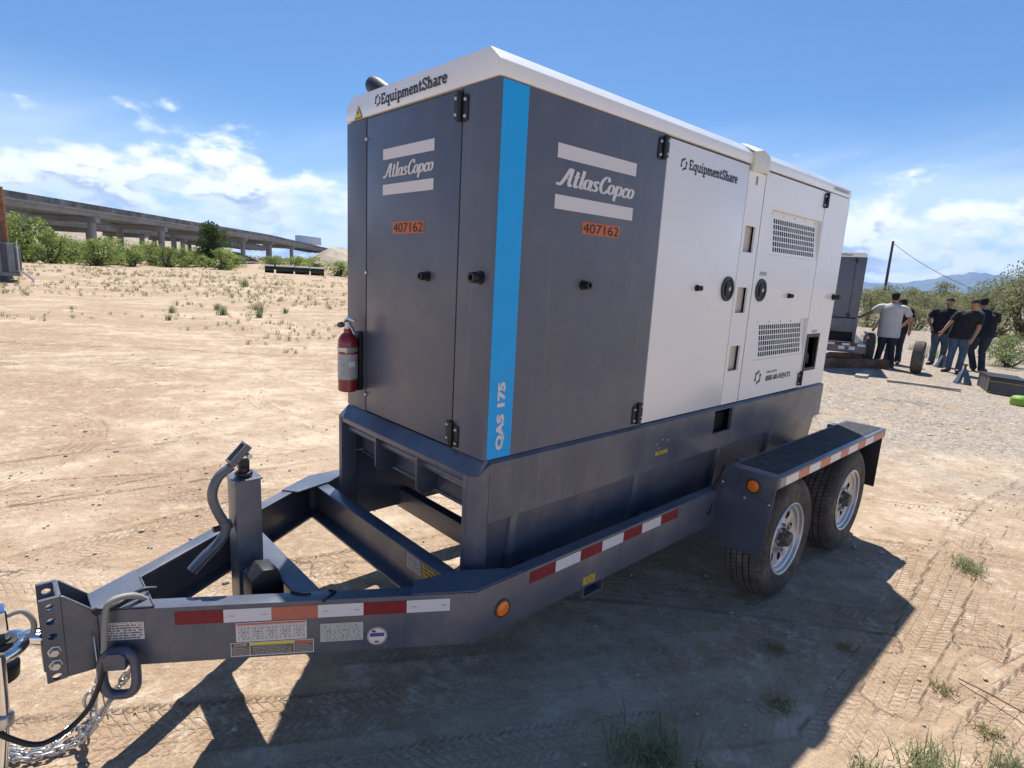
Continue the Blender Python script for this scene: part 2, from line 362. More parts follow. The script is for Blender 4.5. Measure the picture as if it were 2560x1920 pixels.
SLAB = {
 'E': (.66, [S((.16, 0), (.16, 1)), S((.02, .92), (.6, .92)), S((.1, .5), (.46, .5)), S((.02, .08), (.6, .08)), S((.55, 1.0), (.55, .72)), S((.55, 0), (.55, .28))]),
 'q': (.64, [('s', tuple(ell(.28, .34, .2, .28))), S((.5, .7), (.5, -.3)), S((.34, -.26), (.64, -.26))]),
 'u': (.68, [C_((.14, .68), (.14, .3), (.22, .07), (.38, .08), (.48, .22)), S((.5, .7), (.5, .0)), S((.0, .63), (.16, .63)), S((.36, .63), (.52, .63)), S((.48, .07), (.66, .07))]),
 'i': (.36, [S((.17, .7), (.17, 0)), S((.02, .63), (.2, .63)), S((.02, .07), (.34, .07)), S((.17, .82), (.17, 1.0))]),
 'p': (.66, [('s', tuple(ell(.38, .34, .2, .28))), S((.16, .7), (.16, -.3)), S((.02, -.26), (.32, -.26)), S((.02, .63), (.18, .63))]),
 'm': (.98, [S((.16, .7), (.16, 0)), C_((.18, .45), (.3, .62), (.44, .58), (.48, .4)), S((.48, .45), (.48, 0)), C_((.5, .45), (.62, .62), (.76, .58), (.8, .4)), S((.8, .45), (.8, 0)), S((.02, .63), (.18, .63)), S((.02, .07), (.3, .07)), S((.4, .07), (.58, .07)), S((.7, .07), (.96, .07))]),
 'e': (.56, [C_((.1, .36), (.46, .38), (.42, .58), (.26, .64), (.12, .52), (.08, .32), (.16, .1), (.32, .05), (.47, .16))]),
 'n': (.66, [S((.16, .7), (.16, 0)), C_((.18, .45), (.32, .62), (.46, .58), (.5, .4)), S((.5, .45), (.5, 0)), S((.02, .63), (.18, .63)), S((.02, .07), (.3, .07)), S((.38, .07), (.64, .07))]),
 't': (.44, [C_((.18, .9), (.18, .4), (.2, .12), (.3, .05), (.42, .14)), S((.0, .63), (.4, .63))]),
 'S': (.64, [C_((.52, .76), (.44, .92), (.28, .95), (.13, .84), (.16, .64), (.34, .5), (.5, .36), (.5, .14), (.32, .04), (.16, .1), (.1, .26)), S((.53, .95), (.53, .7)), S((.09, .3), (.09, .05))]),
 'h': (.66, [S((.16, 1.0), (.16, 0)), C_((.18, .45), (.32, .62), (.46, .58), (.5, .4)), S((.5, .45), (.5, 0)), S((.02, .94), (.18, .94)), S((.02, .07), (.3, .07)), S((.38, .07), (.64, .07))]),
 'a': (.6, [C_((.12, .54), (.22, .64), (.36, .62), (.44, .48), (.44, .2)), S((.44, .46), (.44, .0)), ('s', tuple(ell(.26, .2, .17, .15))), S((.42, .07), (.58, .07))]),
 'r': (.5, [S((.16, .7), (.16, 0)), C_((.18, .42), (.28, .6), (.44, .62)), S((.02, .63), (.18, .63)), S((.02, .07), (.32, .07)), S((.43, .66), (.43, .5))])}
def stroke_text(txt, font, width, slant=0.0, track=.04):
    """-> list of (verts2d, faces) normalised to the box 0..1 x by cap height"""
    x = 0; out = []
    for ch in txt:
        adv, st = font[ch]
        for kind, pts in st:
            p = catmull(pts) if kind == 'c' else list(pts)
            p = [(x + a + slant * b, b) for a, b in p]; out.append(ribbon(p, width))
        x += adv + track
    xs = [v[0] for V, F in out for v in V]; x0, x1 = min(xs), max(xs)
    return [([((v[0] - x0) / (x1 - x0), v[1]) for v in V], F) for V, F in out]
def lay_strokes(name, strokes, fn, u0, u1, v0, v1, d, mt, parent):
    """u runs u0->u1, cap height maps v0->v1"""
    mb = MB()
    for k, (V, F) in enumerate(strokes): mb.add([fn(u0 + (u1 - u0) * a, v0 + (v1 - v0) * b, d - .00004 * k) for a, b in V], F)
    return mb.build(name, mt, parent)
_tc = {}
def font_mesh(txt, bold=0.0):
    key = (txt, bold)
    if key not in _tc:
        cu = bpy.data.curves.new('t', 'FONT'); cu.body = txt; cu.offset = bold; cu.resolution_u = 3
        o = bpy.data.objects.new('t', cu); COL.objects.link(o)
        dg = bpy.context.evaluated_depsgraph_get(); me = bpy.data.meshes.new_from_object(o.evaluated_get(dg))
        V = [(v.co.x, v.co.y) for v in me.vertices]; F = [tuple(p.vertices) for p in me.polygons]
        bpy.data.objects.remove(o); bpy.data.curves.remove(cu); bpy.data.meshes.remove(me)
        xs = [a for a, b in V]; ys = [b for a, b in V]; x0, x1, y0, y1 = min(xs), max(xs), min(ys), max(ys)
        _tc[key] = ([((a - x0) / (x1 - x0), (b - y0) / (y1 - y0)) for a, b in V], F)
    return _tc[key]
def lay_text(name, txt, fn, u0, u1, v0, v1, d, mt, parent, bold=0.02, rot=False):
    V, F = font_mesh(txt, bold)
    if rot: P = [fn(u1 - (u1 - u0) * b, v0 + (v1 - v0) * a, d) for a, b in V]
    else: P = [fn(u0 + (u1 - u0) * a, v0 + (v1 - v0) * b, d) for a, b in V]
    return MB().add(P, F).build(name, mt, parent)
def emblem(fn, cu, cv, r, d, mt, parent, su=1):
    """ring of two open arcs with square teeth"""
    mb = MB(); k = 0
    for a0, a1 in ((25, 165), (205, 345)):
        V, F = ribbon(ell(0, 0, .78, .78, a0 + 55, a1 + 55, 14), lambda t: .3); mb.add([fn(cu + su * r * a, cv + r * b, d - .00005 * k) for a, b in V], F); k += 1
    for a in range(20, 380, 60):
        c, s = math.cos(rad(a)), math.sin(rad(a)); V, F = ribbon([(c * .8, s * .8), (c * 1.08, s * 1.08)], lambda t: .34)
        mb.add([fn(cu + su * r * a_, cv + r * b_, d - .00005 * k) for a_, b_ in V], F); k += 1
    return mb.build('emblem', mt, parent)
# ------------------------------------------------------------------ ground
def sstep(a, b, x):
    t = np.clip((x - a) / (b - a), 0, 1); return t * t * (3 - 2 * t)
_G = rng.random((256, 256))
def vn(x, y, sc):
    """value noise, 0..1"""
    u = np.asarray(x) / sc; v = np.asarray(y) / sc; i = np.floor(u).astype(int); j = np.floor(v).astype(int); f = u - i; g = v - j
    f = f * f * (3 - 2 * f); g = g * g * (3 - 2 * g); i0 = i % 256; i1 = (i + 1) % 256; j0 = j % 256; j1 = (j + 1) % 256
    return (_G[i0, j0] * (1 - f) + _G[i1, j0] * f) * (1 - g) + (_G[i0, j1] * (1 - f) + _G[i1, j1] * f) * g
def ground_h(x, y):
    x = np.asarray(x, float); y = np.asarray(y, float)
    d = np.hypot(x - .5, y)
    h = GH1 * sstep(-.1, 1.3, y) * sstep(2.6, .2, x) + .05 * sstep(.3, -1.2, x) * sstep(1.2, -.5, y)
    far = sstep(3.0, 9.0, d)
    h = h + (.010 + .04 * far) * (vn(x, y, 1.3) - .5) + far * .07 * (vn(x + 9, y, 3.1) - .5)
    h = h + sstep(14, 40, d) * (.35 * (vn(x, y + 7, 11.) - .5) + .5 * (vn(x + 3, y, 31.) - .5))
    bank = np.exp(-(np.abs(x - 27 - .9 * np.sin(y * .7) - .4 * np.sin(y * 1.9)) / 2.2) ** 2) * .42 * sstep(-9, -2, y) * sstep(16, 9, y)
    h = h + bank
    h = h + .25 * np.exp(-((np.hypot(x, y) - 70 - 5 * np.sin(x * .15)) / 9) ** 2) * sstep(55, 75, y) * (.6 + .4 * np.sin(x * .31 + 1))
    return h
GH1 = .075
def H(x, y): return float(ground_h(x, y))
def axis(lo, hi, st, far, k=1.032):
    a = list(np.arange(lo, hi + 1e-6, st)); s = st
    while a[-1] < far: s *= k; a.append(a[-1] + s)
    s = st; b = []
    q = lo
    while q > -far: s *= k; q -= s; b.append(q)
    return np.array(b[::-1] + a)
gx = axis(-2.2, 4.4, .0170, 9000, 1.03); gy = axis(-1.9, 4.0, .0170, 9000, 1.03)
X, Y = np.meshgrid(gx, gy, indexing='ij'); Z = ground_h(X, Y); Z = np.where(np.hypot(X, Y) > 500, 0, Z); TM = np.zeros_like(Z)
# tyre tracks pressed into the sand: ('l', x0, y0, x1, y1) or ('a', cx, cy, R); half width, ribs, lug pitch (0 = plain ribs)
tracks = [(('l', .9, -1.13, 2.8, -1.57), .13, 4, 0), (('l', 1.0, -1.10, 3.5, -.94), .14, 3, .055), (('l', 1.4, -1.26, 5.2, -1.02), .13, 3, .06), (('l', .4, -1.45, 2.6, -1.80), .13, 3, .05), (('l', 2.4, -1.45, 5.5, -1.25), .13, 4, .055),
          (('l', -2.3, 1.75, .4, .35), .14, 3, .06), (('l', -2.2, 1.25, -.2, .20), .13, 4, .05), (('l', -2.2, 2.15, 1.6, .95), .14, 3, .055), (('l', -1.9, 2.6, 1.2, 1.75), .14, 4, .06), (('l', -.9, .15, 1.0, -.95), .13, 3, .06), (('l', -1.0, -.35, .7, -1.3), .12, 4, .05),
          (('a', -8.0, -9.2, 13.2), .14, 4, .06), (('a', -9.5, -10.4, 16.2), .14, 3, .06), (('a', -6.5, -9.0, 13.9), .14, 4, .05), (('a', 3.0, -40.0, 42.7), .15, 3, .06), (('a', 3.0, -40.0, 43.6), .15, 4, .06), (('a', -2.6, 5.6, 1.9), .14, 4, 0), (('a', 2.4, 5.2, 2.4), .13, 4, 0), (('a', 3.4, 5.6, 2.3), .13, 4, 0), (('a', -12, -16, 26.5), .15, 4, 0), (('a', -12, -16, 28.2), .15, 4, .06), (('a', 20, 40, 34.5), .16, 4, .06), (('a', 20, 40, 36.2), .16, 4, 0),
          (('a', 4, -30, 28.9), .14, 3, .055), (('a', 2, 24, 20.9), .16, 3, .06), (('a', 1, 24, 19.6), .16, 4, .06)]
nn1 = vn(X, Y, .9) - .5; cr_x = (X > -6) & (X < 11) & (Y > -3) & (Y < 15)
xs_c, ys_c, wob = X[cr_x], Y[cr_x], nn1[cr_x]; TDD, TAL, TNR, TLG = (np.zeros(xs_c.shape) for _ in range(4)); dep = np.zeros(xs_c.shape); tmk = np.zeros(xs_c.shape)
for k, (g, hw, nr, lug) in enumerate(tracks):
    if g[0] == 'l':
        x0, y0, x1, y1 = g[1:]; L = math.hypot(x1 - x0, y1 - y0); tx, ty0 = (x1 - x0) / L, (y1 - y0) / L
        al = (xs_c - x0) * tx + (ys_c - y0) * ty0; dd = -(xs_c - x0) * ty0 + (ys_c - y0) * tx + .06 * wob + .05 * np.sin(al * .8 + k); inn = sstep(-.2, .15, al) * sstep(L + .2, L - .15, al)
    else:
        r_ = np.hypot(xs_c - g[1], ys_c - g[2]); dd = r_ - g[3] + .08 * wob; al = np.arctan2(ys_c - g[2], xs_c - g[1]) * g[3]; inn = 1.0
    band = sstep(hw, hw * .88, np.abs(dd)) * inn * sstep(.26, .48, vn(xs_c + 31 * k, ys_c + 17 * k, 1.1) * .7 + .3 * vn(xs_c, ys_c + 5 * k, .23))
    rimb = sstep(hw * 1.25, hw * 1.05, np.abs(dd)) * sstep(hw * .9, hw * 1.02, np.abs(dd)) * inn * .004
    dep = dep * (1 - band) - band * .007 + rimb; pick = band > tmk * .6
    TDD = np.where(pick, dd / hw, TDD); TAL = np.where(pick, al, TAL); TNR = np.where(pick, nr, TNR); TLG = np.where(pick, 0.0 if not lug else 1.0, TLG); tmk = np.where(pick, band, tmk)
clod = (vn(xs_c, ys_c, .045) - .5) * .0045 + (vn(xs_c + 4, ys_c, .12) - .5) * .009 + np.maximum(0, vn(xs_c, ys_c + 3, .03) - .88) * .05 * (vn(xs_c, ys_c, .7) > .5)
Z[cr_x] += dep + clod * (1 - .65 * np.clip(tmk * 8, 0, 1)); TM[cr_x] = tmk
nx, ny = X.shape
me = bpy.data.meshes.new('ground'); me.vertices.add(nx * ny); me.vertices.foreach_set('co', np.stack([X, Y, Z], -1).astype(np.float32).ravel())
i = (np.arange(nx - 1)[:, None] * ny + np.arange(ny - 1)[None, :]).ravel()
lp = np.stack([i, i + ny, i + ny + 1, i + 1], -1).astype(np.int32)
me.loops.add(lp.size); me.loops.foreach_set('vertex_index', lp.ravel()); me.polygons.add(len(i)); me.polygons.foreach_set('loop_start', np.arange(0, lp.size, 4, dtype=np.int32))
me.polygons.foreach_set('use_smooth', np.ones(len(i), bool)); me.update(calc_edges=True)
me.attributes.new('track', 'FLOAT', 'POINT').data.foreach_set('value', TM.astype(np.float32).ravel())
for nm_, ar_ in (('tdd', TDD), ('tal', TAL), ('tlug', TLG)):
    A_ = np.zeros_like(Z); A_[cr_x] = ar_; me.attributes.new(nm_, 'FLOAT', 'POINT').data.foreach_set('value', A_.astype(np.float32).ravel())

def ground_mat():
    m, t, b = mat('sandy_ground')
    P = t.add('ShaderNodeNewGeometry', 'Position'); px, py, pz = t.sep(P)
    P2 = t.comb(px, py, 0.0); tb_ = t.add('ShaderNodeAttribute', 'Fac', attribute_name='track'); td_ = t.add('ShaderNodeAttribute', 'Fac', attribute_name='tdd'); ta_ = t.add('ShaderNodeAttribute', 'Fac', attribute_name='tal'); tl_ = t.add('ShaderNodeAttribute', 'Fac', attribute_name='tlug')
    n1 = t.noise(P2, .35, 4, .6, dim='2D'); n2 = t.noise(P2, 1.9, 6, .65, dim='2D'); n3 = t.noise(P2, 14, 4, .7, dim='2D'); n4 = t.noise(P2, 75, 2, .7, dim='2D')
    jit = t.m('MULTIPLY', t.m('SUBTRACT', n3, .5), .022)
    rib = t.ramp(t.m('COSINE', t.m('MULTIPLY', t.m('ADD', td_, t.m('MULTIPLY', jit, 2.0)), 4.5 * math.pi)), .40, .85)
    lug = t.ramp(t.m('COSINE', t.m('MULTIPLY', t.m('ADD', t.m('ADD', ta_, jit), t.m('MULTIPLY', t.m('ABSOLUTE', td_), .11)), 6.283 / .043)), .25, .75)
    tot = t.m('MULTIPLY', t.m('MAXIMUM', rib, t.m('MULTIPLY', lug, tl_)), t.m('MULTIPLY', tb_, t.m('MULTIPLY', t.ramp(n2, .36, .58, .12, 1.0), t.ramp(n1, .30, .60, .45, 1.0))))
    tot = t.m('MULTIPLY', tot, t.ramp(n3, .30, .55, .35, 1.0)); ridge_shade = t.m('MULTIPLY', tot, .62)
    # long smeared driving marks
    def sweep(cx, cy, fr, fa, sd):
        dx_ = t.m('SUBTRACT', px, cx); dy_ = t.m('SUBTRACT', py, cy); r_ = t.m('SQRT', t.m('ADD', t.m('MULTIPLY', dx_, dx_), t.m('MULTIPLY', dy_, dy_)))
        return t.noise(t.comb(t.m('MULTIPLY', r_, fr), t.m('MULTIPLY', t.m('ARCTAN2', dy_, dx_), fa), sd), 1.0, 7, .72, dist=.5)
    sa = sweep(-9, -10, 1.5, 9.0, 0.0); sb = sweep(16, 27, 1.2, 11.0, 5.0); n5 = t.noise(P2, 5.5, 5, .72, dim='2D')
    st1 = t.m('MAXIMUM', sa, t.m('MULTIPLY', sb, .98))
    sand = t.mix(t.ramp(n2, .34, .66), (.435, .330, .232), (.585, .462, .338))
    red = t.mix(t.ramp(n3, .3, .7), (.32, .222, .145), (.43, .312, .213))
    k = t.ramp(t.m('ADD', t.m('MULTIPLY', n1, .50), t.m('MULTIPLY', st1, .60)), .47, .63)
    c = t.mix(t.m('MULTIPLY', k, .9), sand, red)
    pale = t.ramp(t.m('ADD', t.m('MULTIPLY', n2, .6), t.m('MULTIPLY', n3, .4)), .54, .68)
    c = t.mix(t.m('MULTIPLY', pale, .5), c, (.63, .535, .42))
    rut = t.m('MULTIPLY', t.ramp(sa, .56, .66), t.ramp(n2, .38, .58)); c = t.mix(t.m('MULTIPLY', rut, .5), c, (.26, .165, .105))
    # gravel drift on the right hand side
    gm = t.m('MULTIPLY', t.ramp(t.m('ADD', px, t.m('MULTIPLY', t.m('SUBTRACT', n1, .5), 9)), 4.2, 8.0), t.ramp(t.m('SUBTRACT', py, t.m('MULTIPLY', px, .45)), 3.5, -1.0))
    gm = t.m('MULTIPLY', gm, t.ramp(n2, .28, .50))
    vor = t.add('ShaderNodeTexVoronoi', 'Color', {'Vector': P2, 'Scale': 34.0}, voronoi_dimensions='2D')
    gv = t.mix(t.sep(vor)[0], (.20, .17, .145), (.47, .42, .36))
    c = t.mix(t.m('MULTIPLY', gm, .9), c, gv)
    c = t.mix(t.m('MULTIPLY', t.ramp(n5, .53, .67), .5), c, (.31, .215, .14)); c = t.mix(t.m('MULTIPLY', t.ramp(n5, .44, .30), .45), c, (.65, .555, .44))
    spk = t.ramp(n4, .60, .74); c = t.mix(t.m('MULTIPLY', spk, .38), c, (.27, .175, .11))
    spk2 = t.ramp(n4, .40, .28); c = t.mix(t.m('MULTIPLY', spk2, .4), c, (.68, .58, .46))
    c = t.mix(t.m('MULTIPLY', ridge_shade, .7), c, (.29, .185, .115))  # dark lines on the tread ridges: their shaded side painted into the colour
    t.l.new(c, b.inputs['Base Color']); b.inputs['Roughness'].default_value = .95; b.inputs['Specular IOR Level'].default_value = .15
    hh = t.m('ADD', t.m('ADD', t.m('MULTIPLY', n3, .013), t.m('MULTIPLY', tot, .0075)), t.m('ADD', t.m('MULTIPLY', n4, .005), t.m('MULTIPLY', t.m('MULTIPLY', t.sep(vor)[1], gm), .012)))
    hh = t.m('ADD', hh, t.m('MULTIPLY', st1, .05))
    bn = t.add('ShaderNodeBump', 0, {'Strength': .9, 'Distance': 1.0, 'Height': hh}); t.l.new(bn, b.inputs['Normal'])
    return m
finish(me, ground_mat(), None)
struct(obj('ground', me))

# ------------------------------------------------------------------ far relief
def ridge(name, pts, wid, mt, nz=6, rough=.12, n=80):
    """long earth bank: pts (x, y, crest height), wid = half width of its foot"""
    P = [Vector(p) for p in pts]; mb = MB(); rows = []
    L = [0]
    for a, b in zip(P, P[1:]): L.append(L[-1] + (b - a).length)
    for i in range(n + 1):
        s = L[-1] * i / n; k = max(j for j in range(len(L)) if L[j] <= s + 1e-6); k = min(k, len(P) - 2); q = P[k].lerp(P[k + 1], (s - L[k]) / (L[k + 1] - L[k]))
        t = (P[k + 1] - P[k]); t.z = 0; t.normalize(); nn = Vector((-t.y, t.x, 0)); row = []
        for j in range(-nz, nz + 1):
            f = j / nz; hh = q.z * (1 - abs(f)) ** .9 * (1 + rough * math.sin(i * 1.7 + j) * math.sin(i * .61 + 2)) + rough * q.z * .35 * random.uniform(-1, 1) * (abs(f) < .99)
            p = Vector((q.x, q.y, 0)) + nn * f * wid * (1 + rough * math.sin(i * .9)); row.append((p.x, p.y, max(hh, 0) - .4 * abs(f)))
        rows.append(row)
    w = 2 * nz + 1
    mb.add([p for r in rows for p in r], [(i * w + j, (i + 1) * w + j, (i + 1) * w + j + 1, i * w + j + 1) for i in range(n) for j in range(w - 1)])
    return struct(mb.build(name, mt, None, smooth=True))
M_BANK = simple('bank_earth', (.36, .295, .225), .95, 0, 0, .2, .15, .5, .8)
M_MTN = simple('mountain_rock', (.10, .10, .095), .95, 0, 0, .3, .002)
BA = Vector((2.2, 108.4, 0)); BT = (Vector((57.75, 176.6, 0)) - BA).normalized(); BN = Vector((-BT.y, BT.x, 0))
def bpt(s, off=0, z=0): p = BA + BT * s + BN * off; return Vector((p.x, p.y, z))
ridge('embankment', [(*bpt(-8, 50)[:2], 10.0), (*bpt(20, 50)[:2], 9.8), (*bpt(70, 54)[:2], 8.8), (*bpt(120, 50)[:2], 7.6), (*bpt(170, 44)[:2], 6.0)], 19, M_BANK)
ridge('abutment_mound', [(*bpt(136, -7)[:2], .5), (*bpt(150, -8)[:2], 7.2), (*bpt(185, -5)[:2], 7.6), (*bpt(260, 2)[:2], 6.6)], 13, M_BANK, n=50)
mp = []
for i in range(61):
    a = rad(-25 + 65 * i / 60); D = 14000
    f = i / 60
    hgt = 130 + 95 * abs(math.sin(f * 9 + .6)) + 60 * abs(math.sin(f * 23 + 1)) + 22 * math.sin(f * 71) + 230 * math.exp(-((math.degrees(a) - 8.6) / 2.8) ** 2) + 120 * math.exp(-((math.degrees(a) + 3) / 2.5) ** 2)
    mp.append((D * math.cos(a), D * math.sin(a), hgt))
ridge('mountains', [(a, b, c * .95) for a, b, c in mp], 1500, M_MTN, nz=5, rough=.06, n=200)

# ------------------------------------------------------------------ viaducts
def par_z(s): return 9.35 - .0015 * s - .022 * max(0, s - 105)
def viaduct(label, off, s0, s1, piers, z_off, lanes=11.5):
    o = thing('viaduct', label, 'bridge', bpt(s0, off)[:]); n = 26
    def strip(name, o0, o1, za, zb, mt):
        mb = MB(); R = []
        for i in range(n + 1):
            s = s0 + (s1 - s0) * i / n; z = par_z(s) + z_off
            R.append([bpt(s, off + o0, z + za), bpt(s, off + o1, z + za), bpt(s, off + o1, z + zb), bpt(s, off + o0, z + zb)])
        V = [p for r in R for p in r]; F = [(i * 4 + k, i * 4 + (k + 1) % 4, i * 4 + 4 + (k + 1) % 4, i * 4 + 4 + k) for i in range(n) for k in range(4)] + [(0, 1, 2, 3), (n * 4, n * 4 + 1, n * 4 + 2, n * 4 + 3)]
        return mb.add(V, F).build(name, mt, o)
    strip('parapet', -.15, .15, -.95, 0, M_CONCD); strip('parapet', lanes - .15, lanes + .15, -.95, 0, M_CONCD)
    strip('deck', -.3, lanes + .3, -1.25, -.953, M_CONC)
    for k in range(5): strip('girder', .35 + k * (lanes - 1.2) / 4, .85 + k * (lanes - 1.2) / 4, -1.98, -1.253, M_CONC)
    for s in piers:
        z = par_z(s) + z_off - 1.985
        c = MB(); p0 = bpt(s, off + .2, z - .5); p1 = bpt(s, off + lanes - .2, z - .5); c.obox((p0 + p1) / 2, BT * .65, (p1 - p0) / 2, Vector((0, 0, .5))); cap = c.build('pier_cap', M_CONC, o, bevel=.06, seg=1)
        for k in (.10, .86):
            q = p0.lerp(p1, k); MB().cyl((q.x, q.y, -1.5), (q.x, q.y, z - .99), .62, 14).build('column', M_CONC, o, smooth=40)
    return o
viaduct('long weathered concrete viaduct in front, on round columns behind the green bushes', 0, -60, 190, (-23, -1, 21, 43.5, 65.5, 87, 109, 131), 0)
viaduct('second concrete viaduct running parallel behind the nearer one', 24, -60, 175, (-31, -9, 14, 36, 58, 80, 102, 124), -.8)

# lorry trailer crossing the viaduct
tr = thing('semi_trailer', 'pale box semi trailer driving along the far end of the viaduct', 'truck', bpt(148, 4, par_z(148) - .95)[:])
tb = bpt(148, 4, par_z(148) - .95); td = (BT * .95 - BN * .30).normalized(); tn = Vector((-td.y, td.x, 0))
MB().obox(tb + td * 7 + Vector((0, 0, 2.45)), td * 7.0, tn * 1.28, Vector((0, 0, 1.5))).build('cargo_box', M_TRUCK, tr, bevel=.05)
MB().obox(tb + td * 8 + Vector((0, 0, 1.25)), td * 7.6, tn * .5, Vector((0, 0, .11))).build('chassis', M_BLACK, tr)
for k in (1.6, 2.9): 
    for e in (-1, 1): MB().lathe([(.01, -.15), (.5, -.15), (.5, .15), (.01, .15)], tb + td * k + tn * e * 1.0 + Vector((0, 0, .5)), tn, 18).build('wheel', M_RUB, tr, smooth=40)

# ------------------------------------------------------------------ vegetation
def leaf_cloud(cents, nleaf, size, flat=.8, droop=.15):
    Q = []
    for (c, r) in cents:
        n = max(3, int(nleaf * r * r)); d = rng.normal(size=(n, 3)); d /= np.linalg.norm(d, axis=1)[:, None]; rr = r * rng.uniform(.25, 1.0, n) ** .5
        Q.append(np.array(c) + d * rr[:, None] * np.array([1, 1, flat]))
    q = np.concatenate(Q); n = len(q); a = rng.normal(size=(n, 3)); a /= np.linalg.norm(a, axis=1)[:, None]; b_ = np.cross(a, rng.normal(size=(n, 3))); b_ /= np.linalg.norm(b_, axis=1)[:, None] + 1e-9
    s = (size * rng.uniform(.6, 1.4, n))[:, None]
    V = np.stack([q - a * s, q + b_ * s * .42, q + a * s - s * np.array([0, 0, droop]), q - b_ * s * .42], 1).reshape(-1, 3)
    return V.tolist(), np.arange(4 * n).reshape(-1, 4).tolist()
def make_bush(seed, w, h, ncl, nleaf, size, mt, lift=.04, thin=False):
    r = random.Random(seed); cents = []; st = MB()
    for i in range(ncl):
        a = r.uniform(0, 6.283); q = r.uniform(0, 1) ** .55; zz = r.uniform(lift, 1.0)
        lim = math.sqrt(max(.05, 1 - (max(0, zz - .42) / .6) ** 2)); lim *= .75 + .35 * math.sin(3 * a + seed)
        c = (w * .5 * q * lim * math.cos(a), w * .5 * q * lim * math.sin(a), h * zz * (.86 + .14 * r.random()))
        cents.append((c, (.13 if thin else .17) * min(w, 1.6 * h) * r.uniform(.6, 1.25)))
    for i in range(max(4, ncl // 4)):
        c = cents[i][0]; m_ = (c[0] * .35 + r.uniform(-.1, .1) * w, c[1] * .35 + r.uniform(-.1, .1) * w, c[2] * .5)
        st.tube([(r.uniform(-.06, .06) * w, r.uniform(-.06, .06) * w, -.1), m_, c], [.022 * h + .012, .014 * h + .006, .004 * h + .003], 5)
    V, F = leaf_cloud(cents, nleaf, size)
    crown = bpy.data.meshes.new('crown'); crown.from_pydata(V, [], F); finish(crown, mt, None)
    return crown, st.mesh('trunk', M_BARK, smooth=True)
def place_bush(var, name, label, cat, x, y, sc, rz, group, zs=1.0):
    o = thing(name, label, cat, (x, y, H(x, y) - .03), group)
    o.rotation_euler = (0, 0, rz); o.scale = (sc, sc, sc * zs)
    for nm, m_ in (('crown', var[0]), ('trunk', var[1])):
        c = bpy.data.objects.new(nm, m_); COL.objects.link(c); c.parent = o
    return o
BV = [make_bush(s, 3.6, 3.0, 62, 230, .095, M_LEAF, .03, True) for s in (1, 2, 3)]
BVD = make_bush(5, 4.2, 4.6, 52, 120, .14, M_LEAFD, .25)
BR = [make_bush(s, 3.4, 2.4, 44, 260, .075, M_LEAFR, .1, True) for s in (11, 12, 13)]
BRT = make_bush(21, 4.8, 2.9, 80, 250, .055, M_LEAFR, .22, True)
BG = make_bush(31, 1.9, .95, 44, 1400, .032, M_SHRUB, .06)

def ray(px, py, dist, s=2560 / 2212):
    d = FW + RT * ((px * s - 1280) / 1444.3) + UP * ((960 - py * s) / 1444.3); h = math.hypot(d.x, d.y); return CAM.x + d.x / h * dist, CAM.y + d.y / h * dist
left_row = [(-30, 84, 1.5, 1.0), (20, 82, 1.45, 1.05), (62, 84, 1.55, 1.15), (112, 80, 1.25, .95), (150, 86, 1.35, 1.0), (205, 80, 1.25, 1.0), (238, 88, 1.3, 1.1), (285, 84, 1.15, 1.0), (330, 92, 1.3, 1.0), (362, 86, 1.15, .95), (400, 92, 1.3, .85), (435, 96, 1.1, 1.0), (480, 88, 1.25, .95), (505, 98, 1.0, .9), (590, 100, 1.1, .8), (640, 96, 1.2, .8), (675, 106, 1.4, .8), (735, 82, 1.15, .75), (770, 88, 1.2, .8)]
LROW_LABELS = ['leafy green mesquite bush behind the grey steel container, at the left edge', 'tall mesquite bush rising above the grey container, left of its end', 'rounded tall mesquite bush just right of the wooden pole', 'low mesquite bush spreading right of the container skid', 'mesquite bush under the left part of the viaduct', 'dark-stemmed mesquite bush left of the first round column', 'mesquite bush in front of the first round column', 'mesquite bush between the first and second front columns, left one', 'mesquite bush between the first and second front columns, middle one', 'mesquite bush in front of the second front column', 'low green bush just right of the second front column', 'small green bush left of the dark tree', 'bright green bush at the foot of the dark tree', 'small bush right of the dark tree', 'small green bush left of the abutment', 'green bush below the far end of the viaduct', 'green bush in front of the sandy abutment mound', 'green bush beside the black pipes, by the generator', 'green bush hidden behind the generator front']
for i, (px, D, sc, zs) in enumerate(left_row):
    x, y = ray(px, 560, D)
    place_bush(BV[i % 3], 'mesquite_bush', LROW_LABELS[i], 'bush', x, y, sc * 1.16, i * 1.3, 'green bushes along the viaduct', zs * (.82 if i < 4 else .68))
x, y = ray(456, 560, 96); place_bush(BVD, 'dark_tree', 'dark green tree taller than the bushes in front of the viaduct', 'tree', x, y, 1.35, .4, None)
# brush on the right
right_row = [(1880, 46, 1.0), (1905, 60, 1.2), (1940, 52, 1.0), (1975, 70, 1.3), (2005, 58, 1.0), (2035, 50, .95), (2068, 64, 1.2), (2100, 46, .95), (1925, 90, 1.5), (2040, 95, 1.7), (1990, 38, .7), (1890, 34, .62)]
RL = ['dusty green brush right beside the second generator', 'dusty brush behind the white-shirted man, left one', 'dusty brush behind the white-shirted man, right one', 'dusty bush in the gap between the two groups of men, farther one', 'dusty bush left of the man with hand on hip', 'dusty bush behind the man with hand on hip', 'dusty bush behind the three men in black, farther one', 'dusty bush at the foot of the tall thin mesquite', 'pale far brush at the foot of the utility pole', 'far rounded bush on the skyline above the three men', 'low nearer bush in the gap between the two groups of men', 'low nearer bush by the second generator']
for i, (px, D, sc) in enumerate(right_row):
    x, y = ray(px, 640, D); place_bush(BR[i % 3], 'desert_bush', RL[i], 'bush', x, y, sc, i * 2.1, 'dusty brush on the right', .78)
